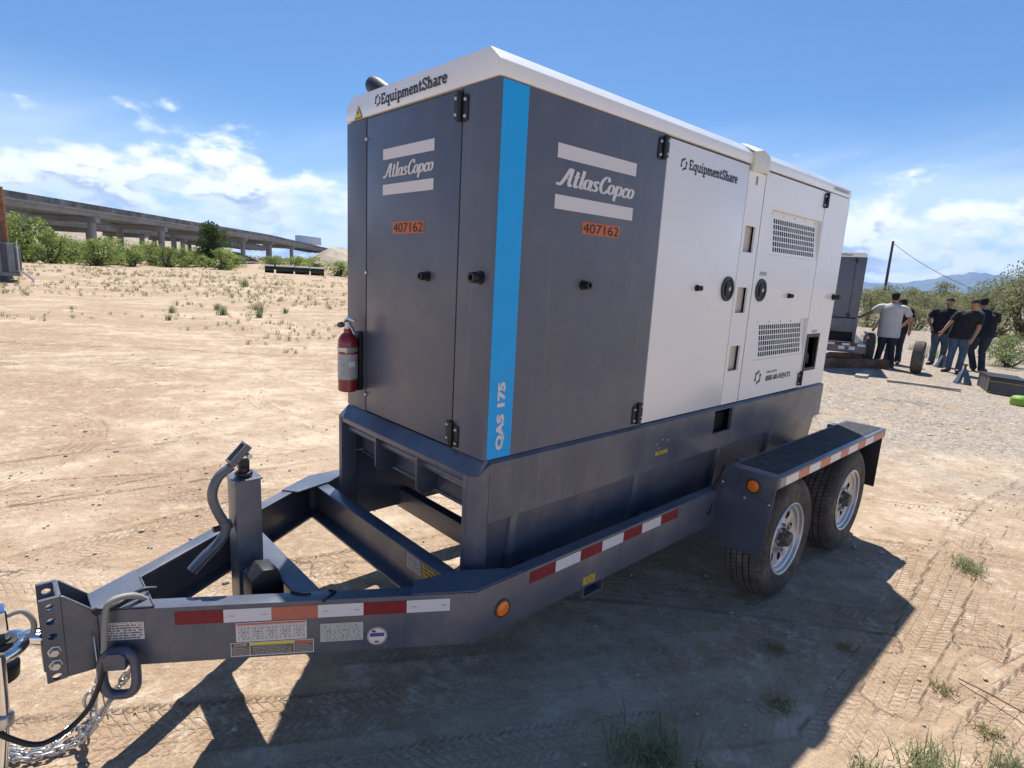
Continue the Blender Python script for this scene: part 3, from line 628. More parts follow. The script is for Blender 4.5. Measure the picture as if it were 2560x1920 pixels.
x, y = ray(2165, 640, 34); place_bush(BRT, 'mesquite_tree', 'tall thin-leaved mesquite at the right edge behind the men', 'tree', x, y, .92, .7, 'thin-leaved mesquites at the right')
x, y = ray(2235, 640, 31); place_bush(BRT, 'mesquite_tree', 'thin-leaved mesquite cut by the right edge of the picture', 'tree', x, y, 1.0, 2.7, 'thin-leaved mesquites at the right')
x, y = ray(2120, 640, 41); place_bush(BRT, 'mesquite_tree', 'thin-leaved mesquite standing behind the man seen from behind', 'tree', x, y, .8, 4.2, 'thin-leaved mesquites at the right')
x, y = ray(2185, 760, 21.5); place_bush(BG, 'green_shrub', 'bright green low shrub on the sand at the right edge', 'shrub', x, y, 1.0, .3, None)
# far scrub that reads as one mass
cents = []
for i in range(900):
    if i < 520: a = rad(random.uniform(-14, 34)); D = 75 + 420 * random.random() ** 1.6
    else: a = rad(random.uniform(50, 96)); D = random.uniform(150, 420)
    if i >= 520 and D < 230 and math.degrees(a) > 62: D += 180
    r_ = random.uniform(.7, 1.5) * (1 + D / 500); x, y = CAM.x + D * math.cos(a), CAM.y + D * math.sin(a)
    cents.append(((x, y, H(x, y) + r_ * .55), r_))
V, F = leaf_cloud(cents, 46, .26, .75); m_ = bpy.data.meshes.new('far_scrub'); m_.from_pydata(V, [], F); finish(m_, M_LEAFR, None)
tag(obj('far_scrub', m_), 'far low desert scrub spreading to the skyline', 'scrub', None, 'stuff')

def tuft(n, r, h, w, seed, lean=.6, heads=0):
    q = random.Random(seed); V = []; F = []
    for i in range(n):
        a = q.uniform(0, 6.283); b0 = Vector((q.gauss(0, r * .35), q.gauss(0, r * .35), 0)); hh = h * q.uniform(.45, 1.1); ln = q.uniform(.1, lean) * hh
        d = Vector((math.cos(a), math.sin(a), 0)); s = Vector((-d.y, d.x, 0)) * w * q.uniform(.6, 1.3); k = len(V)
        mid = b0 + d * ln * .35 + Vector((0, 0, hh * .6)); tip = b0 + d * ln + Vector((0, 0, hh))
        V += [b0 - s * .5, b0 + s * .5, mid + s * .5, mid - s * .5, tip]; F += [(k, k + 1, k + 2, k + 3), (k + 3, k + 2, k + 4)]
        for j in range(heads):
            t_ = q.uniform(.3, .95); c = b0 + d * ln * t_ ** 2 + Vector((0, 0, hh * t_)); e = Vector((q.uniform(-1, 1), q.uniform(-1, 1), q.uniform(.1, .9))).normalized(); g = e.cross(Vector((q.random(), q.random(), q.random()))).normalized(); l_ = h * .10; k = len(V)
            V += [c, c + e * l_ * .5 + g * l_ * .2, c + e * l_, c + e * l_ * .5 - g * l_ * .2]; F.append((k, k + 1, k + 2, k + 3))
    m_ = bpy.data.meshes.new('leaves'); m_.from_pydata([tuple(v) for v in V], [], F); return m_
def weed(label, x, y, mesh, sc=1.0, rz=0, name='weed', cat='weed', sxy=(1, 1)):
    o = tag(obj(name, mesh), label, cat, 'weeds on the sand'); o.location = (x, y, H(x, y) - .005); o.rotation_euler = (0, 0, rz); o.scale = (sc * sxy[0], sc * sxy[1], sc); return o
wa = tuft(170, .18, .13, .0055, 1, 1.3, 5); wb = tuft(260, .26, .11, .006, 2, 1.8, 5); wc = tuft(110, .14, .055, .005, 3, 2.6, 2); wd = tuft(90, .2, .34, .012, 4, .8, 5)
for m_, t_ in ((wa, M_WEED), (wb, M_WEED), (wc, M_GRASS), (wd, M_WEED)): finish(m_, t_, None)
weed('green weed patch in the generator shadow at the bottom edge', .38, -.72, wb, 1.05)
weed('bushy green weed at the bottom edge, right of the shadow', 1.22, -1.45, wa, .85)
weed('second green weed at the bottom edge, left of the bushier one', 1.0, -1.30, wa, .55, 1.2)
weed('green weed cut by the bottom right corner', 1.46, -1.68, wa, .7, 2.2)
g1 = weed('flattened pale green grass clump on the sunlit sand right of the wheels', 3.60, -1.17, wb, .62, .5, 'grass_clump', 'grass', (1.5, .8)); 
weed('small dry weed on the sand beside the thin stick', 1.88, -1.37, wc, .6, .3); weed('small dry weed right of the stick, near the corner', 1.70, -1.56, wc, .6, 1.9)
weed('dark weed in the shadow between the wheels and the weed patch', 1.13, -.89, wc, .7, .7); weed('small weed in the shadow just below the front wheel', 1.52, -.69, wc, .6, 2.7); weed('small weed at the sunlit shadow edge below the rear wheel', 1.84, -.93, wc, .55, 1.1)
tuf = [(4.49, 18.9, .9), (5.88, 19.4, .8), (5.3, 17.9, .75), (3.2, 19.8, .7), (6.6, 19.0, .6), (6.2, 20.8, .6), (10.56, 35.4, 1.5), (2.5, 17.0, .5), (4.9, 21.0, .7)]
TL = ['tallest green weed tuft on the open sand left of the generator', 'green tuft just right of the tallest tuft', 'green tuft in front of the tallest tuft', 'grey-green tuft left of the tallest tuft', 'small tuft right of the pair of tufts', 'small tuft behind the pair of tufts', 'wide green tuft farther back on the flat', 'small tuft left of all the tufts', 'small tuft behind the tallest tuft']
for i, (x, y, s) in enumerate(tuf): weed(TL[i], x, y, wd, s * 1.1, i)
# sparse grass over the flat, too many to count
V = []; F = []
src = [(wd, .5)]; base = np.array([v.co[:] for v in wd.vertices]); fb = [tuple(p.vertices) for p in wd.polygons]
nb = 34 * 7; sub = tuft(16, .16, .26, .014, 9, .9, 2); sv = np.array([v.co[:] for v in sub.vertices]); sf = [tuple(p.vertices) for p in sub.polygons]
def scatter(n, amin, amax, d0, d1, cut, smin, smax, V, F):
    for i in range(n):
        D = d0 + (d1 - d0) * random.random() ** .8; a = rad(random.uniform(amin, amax)); x, y = CAM.x + D * math.cos(a), CAM.y + D * math.sin(a)
        if vn(x, y, 3.7) + .6 * vn(x + 50, y, 1.3) + random.gauss(0, .08) < cut: continue
        s = random.uniform(smin, smax); r_ = random.uniform(0, 6.28); c, s_ = math.cos(r_), math.sin(r_); k = len(V); h_ = H(x, y); p = sv * np.array([s * 1.3, s * 1.3, s])
        V += [(x + c * q[0] - s_ * q[1], y + s_ * q[0] + c * q[1], h_ + q[2]) for q in p]; F += [tuple(j + k for j in f) for f in sf]
scatter(1500, 50, 92, 24, 76, .72, .3, .9, V, F); scatter(900, 50, 72, 14, 40, .92, .2, .6, V, F); scatter(420, -4, 22, 22, 48, .8, .4, 1.1, V, F)
m_ = bpy.data.meshes.new('sparse_grass'); m_.from_pydata(V, [], F); finish(m_, M_GRASS, None); tag(obj('sparse_grass', m_), 'sparse dry grass scattered over the sandy flat', 'grass', None, 'stuff')
V = []; F = []
scatter(900, 52, 90, 12, 45, .93, .15, .5, V, F); scatter(700, 50, 92, 40, 78, .75, .4, 1.1, V, F); scatter(260, -4, 22, 20, 44, .85, .3, .9, V, F)
m_ = bpy.data.meshes.new('low_weeds'); m_.from_pydata(V, [], F); finish(m_, M_WEED, None); tag(obj('low_weeds', m_), 'low grey-green weeds scattered over the sandy flat', 'weeds', None, 'stuff')
# loose stones, too many to count
st = MB(); ico = [(0, 0, 1), (.9, 0, .45), (.28, .85, .45), (-.72, .53, .45), (-.72, -.53, .45), (.28, -.85, .45), (.72, .53, -.35), (-.28, .85, -.35), (-.9, 0, -.35), (-.28, -.85, -.35), (.72, -.53, -.35)]
icf = [(0, 1, 2), (0, 2, 3), (0, 3, 4), (0, 4, 5), (0, 5, 1), (1, 6, 2), (2, 7, 3), (3, 8, 4), (4, 9, 5), (5, 10, 1), (6, 7, 2), (7, 8, 3), (8, 9, 4), (9, 10, 5), (10, 6, 1)]
SV = []; SF = []
for i in range(7000):
    u = random.random()
    if u < .45: x, y = random.uniform(4.5, 14), random.uniform(-2.5, 3.0)
    elif u < .7: x, y = random.uniform(-3, 5), random.uniform(-2.2, 6)
    else: D = random.uniform(4, 20); a = rad(random.uniform(50, 92)); x, y = CAM.x + D * math.cos(a), CAM.y + D * math.sin(a)
    s = .006 * math.exp(random.gauss(0, .55)) * (1.5 if u < .45 else 1); c, q = math.cos(i), math.sin(i); k = len(SV); h_ = H(x, y)
    SV += [(x + s * (c * a_ - q * b_), y + s * (q * a_ + c * b_) * .8, h_ + s * .55 * z_) for a_, b_, z_ in ico]; SF += [tuple(j + k for j in f) for f in icf]
tag(MB().add(SV, SF).build('loose_stones', M_STONE), 'small loose stones lying over the sand', 'stones', None, 'stuff')
# ------------------------------------------------------------------ the generator
GW, GL, ZB, ZT = 1.18, 3.63, 1.145, 2.597
gen = thing('diesel_generator', 'large slate grey and white box generator with blue stripe, mounted on the trailer', 'generator', (1.8, .59, .70))
core = MB()
slots = [(1.985, 2.115, 2.10, 2.255), (1.985, 2.115, 1.73, 1.887), (1.985, 2.115, 1.363, 1.522)]
gr1 = (2.312, 3.145, 2.105, 2.382); gr2 = (2.305, 3.145, 1.410, 1.682); pocket = (3.195, 3.412, 1.282, 1.545)
core.panel(lambda u, v, d: (u, .013 + d, v), .013, GL - .005, ZB - .003, ZT + .004, [(a, b + .045, c, d) for a, b, c, d in slots] + [gr1, gr2, pocket], .004)
core.box(.014, GL - .006, .10, GW - .013, ZB - .004, ZT + .003)
core.box(.013, .10, .018, .09, ZB - .002, ZT + .002)
body = core.build('body', M_DARK, gen)
# grey skin
def flat_panel(name, mt, box, bevel=.0035): return MB().box(*box).build(name, mt, gen, bevel=bevel)
flat_panel('corner_panel', M_GREY, (0, .012, .982, GW, ZB, ZT)); 
fdoor = flat_panel('front_door', M_GREY, (0, .012, .222, .972, ZB + .004, ZT - .004))
cor = MB().add([(0, .213, ZB), (0, .012, ZB), (.0035, .0035, ZB), (.012, 0, ZB), (1.085, 0, ZB), (1.085, .012, ZB), (.013, .012, ZB), (.012, .213, ZB)], [])
P8 = cor.v; cor = MB().add(P8 + [(a, b, ZT) for a, b, c in P8], [tuple(range(8)), tuple(range(15, 7, -1))] + [(i, (i + 1) % 8, 8 + (i + 1) % 8, 8 + i) for i in range(8)])
skin = cor.build('side_panel', M_GREY, gen, smooth=50)
flat_panel('far_side_panel', M_GREY, (0.013, GL, GW - .012, GW, ZB, ZT)); flat_panel('rear_wall', M_WHITE, (GL - .004, GL + .008, 0.0, GW, ZB, ZT))
# white doors
door1 = MB().panel(side, 1.096, 1.944, ZB + .004, ZT - .006, (), .012).build('side_door', M_WHITE, gen, bevel=.003)
colp = MB().panel(side, 1.949, 2.166, ZB + .004, ZT - .03, slots, .012).build('slotted_pillar', M_WHITE, gen)
for a, b, c, d in slots:
    MB().panel(lambda u, v, q: (u, .0300 + q, v), a - .01, b + .012, c - .012, d + .012, (), .003).build('slot_plate', M_SLOTSHADE, colp)
door2 = MB().panel(side, 2.178, 3.152, ZB + .004, ZT - .006, [gr1, gr2], .012).build('side_door', M_WHITE, gen)
rearp = MB().panel(side, 3.162, GL, ZB, ZT, [pocket], .012).build('rear_panel', M_WHITE, gen)
for (a, b, c, d), (u0, u1, v0, v1) in ((gr1, (2.398, 3.092, 2.122, 2.338)), (gr2, (2.394, 3.09, 1.427, 1.646))):
    ho = []; nu, nv = 21, 6; pu = (u1 - u0) / nu; pv = (v1 - v0) / nv
    for i in range(nu):
        for j in range(nv): ho.append((round(u0 + pu * i + pu * .13, 5), round(u0 + pu * (i + 1) - pu * .13, 5), round(v0 + pv * j + pv * .10, 5), round(v0 + pv * (j + 1) - pv * .10, 5)))
    MB().panel(lambda u, v, q, c=c, d=d: (u, .003 + .026 * (v - c) / (d - c) + q, v), a + .001, b - .001, c + .001, d - .001, ho, .003).build('grille', M_WHITE, door2)
    for i in range(5): MB().ball((a + .06 + (b - a - .12) * i / 4, .024, d - .018), .006, 8, sy=.5).build('screw', M_ZINC, door2, smooth=True)
    MB().box(a + .45, b - .01, .062, .066, c + .01, d - .01).build('baffle', M_BLACK, door2)
    MB().box(b - .0045, b - .001, .0122, .040, c, d).build('recess_wall', M_WHITE, door2); MB().box(a + .001, b - .005, .0122, .040, d - .004, d - .0012).build('recess_wall', M_WHITE, door2)
# black connection pocket
pb = MB(); a, b, c, d = pocket
pb.panel(lambda u, v, q: (u, -.006 + q, v), a - .012, b + .012, c - .012, d + .012, [(a + .012, b - .012, c + .012, d - .012)], .02)
pb.box(a + .001, b - .001, .075, .09, c, d); con = pb.build('connection_box', M_BLACK, rearp)
MB().cyl((a + .075, .08, d - .07), (a + .075, .035, d - .075), .022, 12).build('stop_button', M_ZINC, con, smooth=40)
MB().tube([(a + .14, .07, c + .16), (a + .12, .03, c + .11), (a + .16, .04, c + .04)], .012, 8).build('plug', M_HUB, con, smooth=40)
# roof
prof = [(0 - .004, ZT + .005), (-.004, 2.657), (.058, 2.711), (1.122, 2.711), (GW + .004, 2.657), (GW + .004, ZT + .005)]
roof = MB().prism(prof, -.004, GL + .004, lambda u, v, d: (d, u, v)).build('roof', M_WHITE, gen, bevel=.006, seg=2)
MB().box(.02, GL - .02, .02, GW - .02, ZT - .01, ZT + .006).build('roof_gasket', M_INK, gen)
cp = MB().prism([(1.962, 2.562), (1.962, 2.668), (2.06, 2.692), (2.160, 2.668), (2.172, 2.572)], -.018, .012, side)
cp.add([(1.962, -.018, 2.668), (2.06, -.018, 2.692), (2.16, -.018, 2.668), (2.16, .09, 2.73), (2.06, .09, 2.74), (1.962, .09, 2.73)], [(0, 1, 4, 5), (1, 2, 3, 4)])
cp.build('lifting_eye_cover', M_CAP, gen, bevel=.003)
MB().tube([(.10, .92, 2.70), (.10, .99, 2.735), (.10, 1.06, 2.772), (.10, 1.10, 2.79), (.10, 1.125, 2.80)], [.045, .045, .045, .042, .02], 16).build('exhaust_outlet', M_BLACK, gen, smooth=40)
fl = MB(); fl.box(2.75, 3.05, .35, .6, 2.712, 2.74); fl.build('roof_flap', M_BLACK, gen, bevel=.004)
# hinges: leaf pair + knuckle
def hinge(fn, cu, cv, parent, su=1):
    mb = MB()
    for e in (-1, 1): mb.prism([(cu + e * .006, cv - .052 + .006 * e), (cu + e * .044, cv - .046 + .006 * e), (cu + e * .044, cv + .046 + .006 * e), (cu + e * .006, cv + .052 + .006 * e)], -.007, -.0005, fn)
    h = mb.build('hinge', M_BLACK, parent, bevel=.003)
    kn = MB().cyl(fn(cu, cv - .054, -.012), fn(cu, cv + .054, -.012), .011, 10); kn.build('knuckle', M_BLACK, parent, smooth=40)
    for e in (-1, 1):
        for q in (-.03, .03): 
            p = Vector(fn(cu + e * .03, cv + q + .006 * e, -.0075)); mb = MB().ball(p, .0085, 8); mb.build('screw', M_ZINC, parent, smooth=True)
hinge(front, .222, 2.527, fdoor); hinge(front, .213, 1.21, fdoor)
hinge(side, 1.052, 2.535, door1); hinge(side, 1.045, 1.212, door1); hinge(side, 3.157, 2.535, door2); hinge(side, 3.157, 1.218, door2)
# rubber door bumpers
def bumper(fn, u, v, parent, L=.055, r=.020):
    L *= .78; r *= .88
    MB().lathe([(.001, -.0), (r * 1.25, 0), (r * 1.25, .012), (r * .7, .014), (r * .7, L * .45), (r, L * .5), (r, L), (r * .55, L + .001), (r * .5, L - .02), (.001, L - .02)], fn(u, v, 0), Vector(fn(0, 0, -1)) - Vector(fn(0, 0, 0)), 16).build('bumper', M_BLACK, parent, smooth=40)
bumper(front, .43, 1.87, fdoor); bumper(front, .065, 1.88, skin, .065, .024); bumper(side, .535, 1.867, skin); bumper(side, 1.50, 1.873, door1, .045, .016); bumper(side, 2.735, 1.843, door2, .045, .016); bumper(side, 3.585, 1.842, rearp, .07, .022)
for v in (2.502, 1.867, 1.237): MB().ball((-.002, .976, v), .011, 10, sx=.7).build('latch_bolt', M_ZINC, gen, smooth=True)
# round paddle handles
for u, pr in ((1.85, door1), (2.293, door2)):
    h = MB().lathe([(.001, .004), (.052, .004), (.055, .009), (.072, .009), (.0735, .004), (.0735, 0)], (u, 0, 1.874), (0, -1, 0), 36).build('handle', M_BLACK, pr, smooth=35)
    MB().box(u - .03, u + .022, -.011, -.004, 1.832, 1.92).build('paddle', M_INKB, pr, bevel=.004)
    MB().cyl((u + .008, -.010, 1.874), (u + .008, -.014, 1.874), .012, 12).build('lock', M_ZINC, pr, smooth=40)
# decals
D = -.0016
quad_uv('blue_stripe', side, .014, .146, ZB + .001, ZT - .001, D * .8, M_BLUE, skin)
lay_text('model_lettering', 'QAS 175', side, .058, .106, 1.180, 1.468, D * 1.8, M_DECAL, skin, .055, rot=True)
wfun = lambda t: .06 + .145 * abs(t.y) ** 1.3
script = stroke_text('Atlas Copco', SCRIPT, wfun, .24, .0)
for fn, u0, u1, z1, z2, z3, z4, pr in ((front, .818, .402, (2.388, 2.436), (2.231, 2.278), .305, .058, fdoor), (side, .320, .852, (2.373, 2.430), (2.174, 2.231), .266, .070, skin)):
    quad_uv('logo_bar', fn, u0, u1, z1[0], z1[1], D, M_DECAL, pr); quad_uv('logo_bar', fn, u0, u1, z2[0], z2[1], D, M_DECAL, pr)
    lay_strokes('logo_lettering', script, fn, u0, u1, 2 + z3 + .004, 2 + z3 + .004 + z4, D, M_DECAL, pr)
slab = stroke_text('EquipmentShare', SLAB, lambda t: .155, 0, .01)
lay_strokes('roof_lettering', slab, front, .834, .318, 2.633, 2.680, -.0058, M_INK, roof); emblem(front, .866, 2.657, .0245, -.0058, M_INK, roof, -1)
lay_strokes('door_lettering', slab, side, 1.296, 1.812, 2.470, 2.520, D, M_INK, door1); emblem(side, 1.246, 2.489, .029, D, M_INK, door1)
for fn, u0, u1, v0, v1, pr in ((front, .724, .468, 2.054, 2.107, fdoor), (side, .500, .765, 2.086, 2.139, skin)):
    quad_uv('number_sticker', fn, u0, u1, v0, v1, D, M_ORANGE, pr); e = .008 * (1 if u1 > u0 else -1)
    lay_text('unit_number', '407162', fn, u0 + e, u1 - e, v0 + .006, v1 - .006, D * 1.9, M_INKB, pr, .0)
emblem(side, 2.425, 1.287, .045, D, M_INK, door2); lay_text('phone_lettering', '888-80-RENTS', side, 2.55, 2.965, 1.249, 1.288, D, M_INKB, door2, .02); lay_text('call_lettering', 'CALL NOW', side, 2.55, 2.72, 1.306, 1.322, D, M_INKB, door2, .02)
tri = MB().add([front(1.090, 2.604, -.0058), front(1.010, 2.604, -.0058), front(1.05, 2.664, -.0058)], [(0, 1, 2)]).build('warning_triangle', M_INKB, roof)
MB().add([front(1.082, 2.6085, -.0066), front(1.018, 2.6085, -.0066), front(1.05, 2.657, -.0066)], [(0, 1, 2)]).build('triangle_field', M_YEL, roof)
MB().add([front(1.052, 2.645, -.0074), front(1.062, 2.628, -.0074), front(1.051, 2.629, -.0074), front(1.056, 2.614, -.0074), front(1.041, 2.633, -.0074), front(1.048, 2.633, -.0074)], [(0, 1, 2, 5), (5, 2, 3, 4)]).build('bolt_mark', M_INKB, roof)
quad_uv('small_yellow_label', side, 2.043, 2.066, 2.495, 2.545, D, M_P5, colp); quad_uv('side_mark', side, 3.272, 3.57, 2.625, 2.648, -.0058, M_P3, roof); quad_uv('handle_label', side, 2.25, 2.35, 1.968, 1.992, D, M_P3, door2)
quad_uv('connection_label', side, 3.27, 3.36, 1.567, 1.588, D, M_P3, rearp)
# base skid
base = MB()
sk = MB(); BX0, BX1, BY0, BY1 = -.062, 3.655, -.012, 1.192
ZK = 1.088; ZS = 1.128
hole = (1.868, 2.095, .974, 1.12)
sk.panel(lambda u, v, d: (u, BY0 + d, v), BX0 + .0905, BX1, .868, ZS, [hole], .02)
sk.panel(lambda u, v, d: (u, BY1 - d, v), BX0 + .0905, BX1, .868, ZS, (), .02)
sk.add([(BX0 + .03, BY0, ZK), (BX0 + .0905, BY0, ZK), (BX0 + .0905, BY0, ZS)], [(0, 1, 2)])
skid = sk.build('skid_rail', M_TRAIL, gen)
MB().box(hole[0] - .02, hole[1] + .02, BY0 + .06, BY0 + .09, .93, 1.08).build('fork_pocket', M_DARK, skid)
# chamfer ring up to the housing
ch = MB(); o = [(BX0, BY0 + .03, ZK), (BX0 + .03, BY0, ZK), (BX0 + .0905, BY0, ZS), (BX1, BY0, ZS), (BX1, BY1, ZS), (BX0 + .0905, BY1, ZS), (BX0 + .03, BY1, ZK), (BX0, BY1 - .03, ZK)]; i_ = [(.004, .004), (.005, .004), (.04, .004), (GL, .004), (GL, GW - .004), (.04, GW - .004), (.005, GW - .004), (.004, GW - .004)]
ch.add([(a, b, c + .0015) for a, b, c in o] + [(a, b, ZB - .004) for a, b in i_], [(k, (k + 1) % 8, 8 + (k + 1) % 8, 8 + k) for k in range(8)])
ch.build('skid_top', M_TRAIL, gen, smooth=None)
MB().box(.02, GL - .01, .012, GW - .012, ZB - .004 - .02, ZB - .0035 + .002).build('housing_gasket', M_DARK, gen)
# corner columns, front portal
for y0, y1, e in ((BY0, .052, 1), (1.128, BY1, -1)):
    c = [(BX0, .03), (BX0 + .03, 0), (BX0 + .09, 0), (BX0 + .09, .064), (BX0, .064)]
    yy = (lambda b: BY0 + b) if e > 0 else (lambda b: BY1 - b)
    MB().prism([(a, yy(b)) for a, b in c], .50, ZK + .001, lambda u, v, d: (u, v, d)).build('front_post', M_TRAIL, gen, bevel=.004)
MB().box(BX0 + .002, BX0 + .04, .054, 1.126, 1.062, ZK).build('front_rail', M_TRAIL, gen, bevel=.003)
MB().cyl((-.005, .055, 1.025), (-.005, 1.125, 1.025), .024, 18).build('cross_tube', M_TRAIL, gen, smooth=40)
MB().box(.06, .075, .055, 1.125, .885, 1.06).build('front_plate', M_TRAIL, gen, bevel=.003)
MB().box(.055, .095, .055, 1.125, .868, .884).build('plate_flange', M_TRAIL, gen, bevel=.003)
for y in (.772, .402): MB().prism([(BX0 + .004, 1.062), (BX0 + .004, .91), (BX0 + .03, .885), (.06, .885), (.06, 1.062)], y - .005, y + .005, lambda u, v, d: (u, d, v)).build('fin_plate', M_TRAIL, gen, bevel=.002)
# lower tank walls, ribs
for f_ in ((lambda y: y), (lambda y: GW - y)):
    MB().prism([(.006, .867), (.052, .50), (.064, .50), (.018, .867)], BX0 + .0905, BX1 - .06, lambda u, v, d, f_=f_: (d, f_(u), v)).build('tank_side', M_TRAIL, gen)
for x in (.19, 1.10, 2.0, 2.75):
    MB().add([(x - .03, .020, .866), (x + .03, .020, .866), (x - .03, .060, .51), (x + .03, .060, .51), (x - .02, -.006, .866), (x + .02, -.006, .866), (x - .02, .028, .51), (x + .02, .028, .51)], [(0, 1, 5, 4), (2, 3, 7, 6), (4, 5, 7, 6), (0, 4, 6, 2), (1, 5, 7, 3), (0, 1, 3, 2)]).build('rib', M_TRAIL, gen, bevel=.003)
MB().box(.9, 3.5, .05, 1.13, .72, 1.05).build('fuel_tank', M_DARK, gen)
quad_uv('small_yellow_label', side, 1.24, 1.36, .945, .968, BY0 - .0015, M_P5, skid)
for q in ((1.25, 1.01), (1.30, 1.03), (1.36, 1.02), (1.27, .985)): MB().ball((q[0], BY0, q[1]), .006, 8).build('rivet', M_ZINC, skid, smooth=True)

# ------------------------------------------------------------------ the trailer
trl = thing('tandem_axle_trailer', 'dark grey tandem axle trailer carrying the big generator, tongue towards the camera', 'trailer', (1.8, .59, 0))
Z0, Z1, YN, YF = .480, .697, -.175, 1.355
def channel(name, path_fn, L, parent=trl):
    """C section: web on the outside, flanges 60 mm; path_fn(s, inward, z)"""
    mb = MB(); t = .009; w = .062
    prof = [(0, Z0), (0, Z1), (w, Z1), (w, Z1 - .012), (t, Z1 - .016), (t, Z0 + .016), (w, Z0 + .012), (w, Z0)]
    n = len(prof); V = [path_fn(0, a, b) for a, b in prof] + [path_fn(L, a, b) for a, b in prof]
    mb.add(V, [tuple(range(n)), tuple(range(n, 2 * n))] + [(i, (i + 1) % n, n + (i + 1) % n, n + i) for i in range(n)])
    return mb.build(name, M_TRAIL, parent, bevel=.0025, seg=2)
XB = -.155; TA = Vector((XB, YN)); TT = (Vector((-1.27, .53)) - TA).normalized(); TI = Vector((-TT.y, TT.x)); TI = TI if TI.y > 0 else -TI
TI = Vector((TT.y, -TT.x)); TI = TI if TI.y > 0 else -TI
LT = 1.322
nb_ = channel('frame_rail', lambda s, a, z: (XB + s, YN + a, z), 3.92); fb_ = channel('frame_rail', lambda s, a, z: (XB + s, YF - a, z), 3.92)
def tn(s, a, z): p = TA + TT * s + TI * a; return (p.x, p.y, z)
def tf(s, a, z): p = tn(s, a, z); return (p[0], GW - p[1], z)
tn_o = channel('tongue_rail', tn, LT); tf_o = channel('tongue_rail', tf, LT)
def plate(name, poly, z, th=.008, mt=M_TRAIL): return MB().prism(poly, z, z + th, lambda u, v, d: (u, v, d)).build(name, mt, trl, bevel=.002, seg=1)
plate('gusset', [(-.36, -.045), (-.155, -.172), (.10, -.172), (.05, -.115), (-.10, -.02), (-.30, .03)], Z1 + .001, .006); plate('gusset', [(-.36, 1.225), (-.155, 1.352), (.10, 1.352), (.05, 1.295), (-.10, 1.20), (-.30, 1.15)], Z1 + .001, .006)
nose_pl = [tn(LT - .001, .0, 0)[:2], tn(1.13, 0.004, 0)[:2], (-1.105, .50), (-1.105, .68), tf(1.13, .004, 0)[:2], tf(LT - .001, 0, 0)[:2]]
plate('nose_plate', nose_pl, Z1 + .001, .006)
# cross members
def cchan(name, x0, x1, y0, y1, web_rear=True, Z1=Z1):
    mb = MB(); t = .009; a, b = (x0, x1) if web_rear else (x1, x0); s = 1 if web_rear else -1
    prof = [(b, Z0 + .003), (b, Z1 - .003), (a, Z1 - .003), (a, Z1 - .014), (b - s * t, Z1 - .018), (b - s * t, Z0 + .018), (a, Z0 + .014), (a, Z0 + .003)]
    mb.prism(prof, y0, y1, lambda u, v, d: (u, d, v)); return mb.build(name, M_TRAIL, trl, bevel=.0025)
xm = cchan('cross_member', -.178, -.112, YN + .010, YF - .010)
cchan('cross_member', .30, .36, YN + .012, YF - .012, False, Z1=.60); cchan('cross_member', 1.2, 1.26, YN + .012, YF - .012, Z1=.60); cchan('cross_member', 3.55, 3.61, YN + .012, YF - .012, Z1=.60)
def ty(x): s = (x - XB) / TT.x; return YN + TT.y * s
MB().prism([(-.690, ty(-.690) + .02), (-.605, ty(-.605) + .02), (-.605, GW - ty(-.605) - .02), (-.690, GW - ty(-.690) - .02)], Z1 - .015, Z1 - .004, lambda u, v, d: (u, v, d)).build('jack_cross_member', M_TRAIL, trl, bevel=.002)
MB().box(-.615, -.606, ty(-.61) + .03, GW - ty(-.61) - .03, Z0 + .01, Z1 - .0155).build('jack_cross_web', M_TRAIL, trl, bevel=.002)
def weld(P, r=.0035):
    q = []
    for a_, b_ in zip(P, P[1:]):
        n_ = max(2, int((Vector(b_) - Vector(a_)).length / .006)); q += [Vector(a_).lerp(Vector(b_), k / n_) + Vector((random.uniform(-1, 1), random.uniform(-1, 1), random.uniform(-1, 1))) * .0007 for k in range(n_)]
    MB().tube(q, [r * (1.15 if k % 2 else .85) for k in range(len(q))], 6).build('weld_bead', M_TRAIL, trl, smooth=True)
weld([(-.70, .529, Z1), (-.795, .529, Z1 - .0)]); weld([tn(1.128, .006, Z1 + .008), (-1.105, .50, Z1 + .008), (-1.105, .68, Z1 + .008)]); weld([(-1.345, .5225, .782), (-1.263, .5225, .699)]); weld([(-1.2615, .5225, .698), (-1.2615, .5225, .484)])
weld([(-.30, .03, Z1 + .004), (-.10, -.02, Z1 + .004), (.05, -.115, Z1 + .004)]); weld([(-.178, -.10, Z1 - .001), (-.178, .00, Z1 - .001)])
# weld bead hooks on the near tongue
for x in (-.70, -.585):
    y = ty(x); MB().tube([(x, y + .075, Z1 + .002), (x + .012, y + .05, Z1 + .004), (x + .03 * (1 if x < -.6 else -1), y + .03, Z1 + .002), (x + .05 * (1 if x < -.6 else -1), y + .018, Z1 + .001)], .005, 6).build('weld_bead', M_BLACK, tn_o, smooth=True)
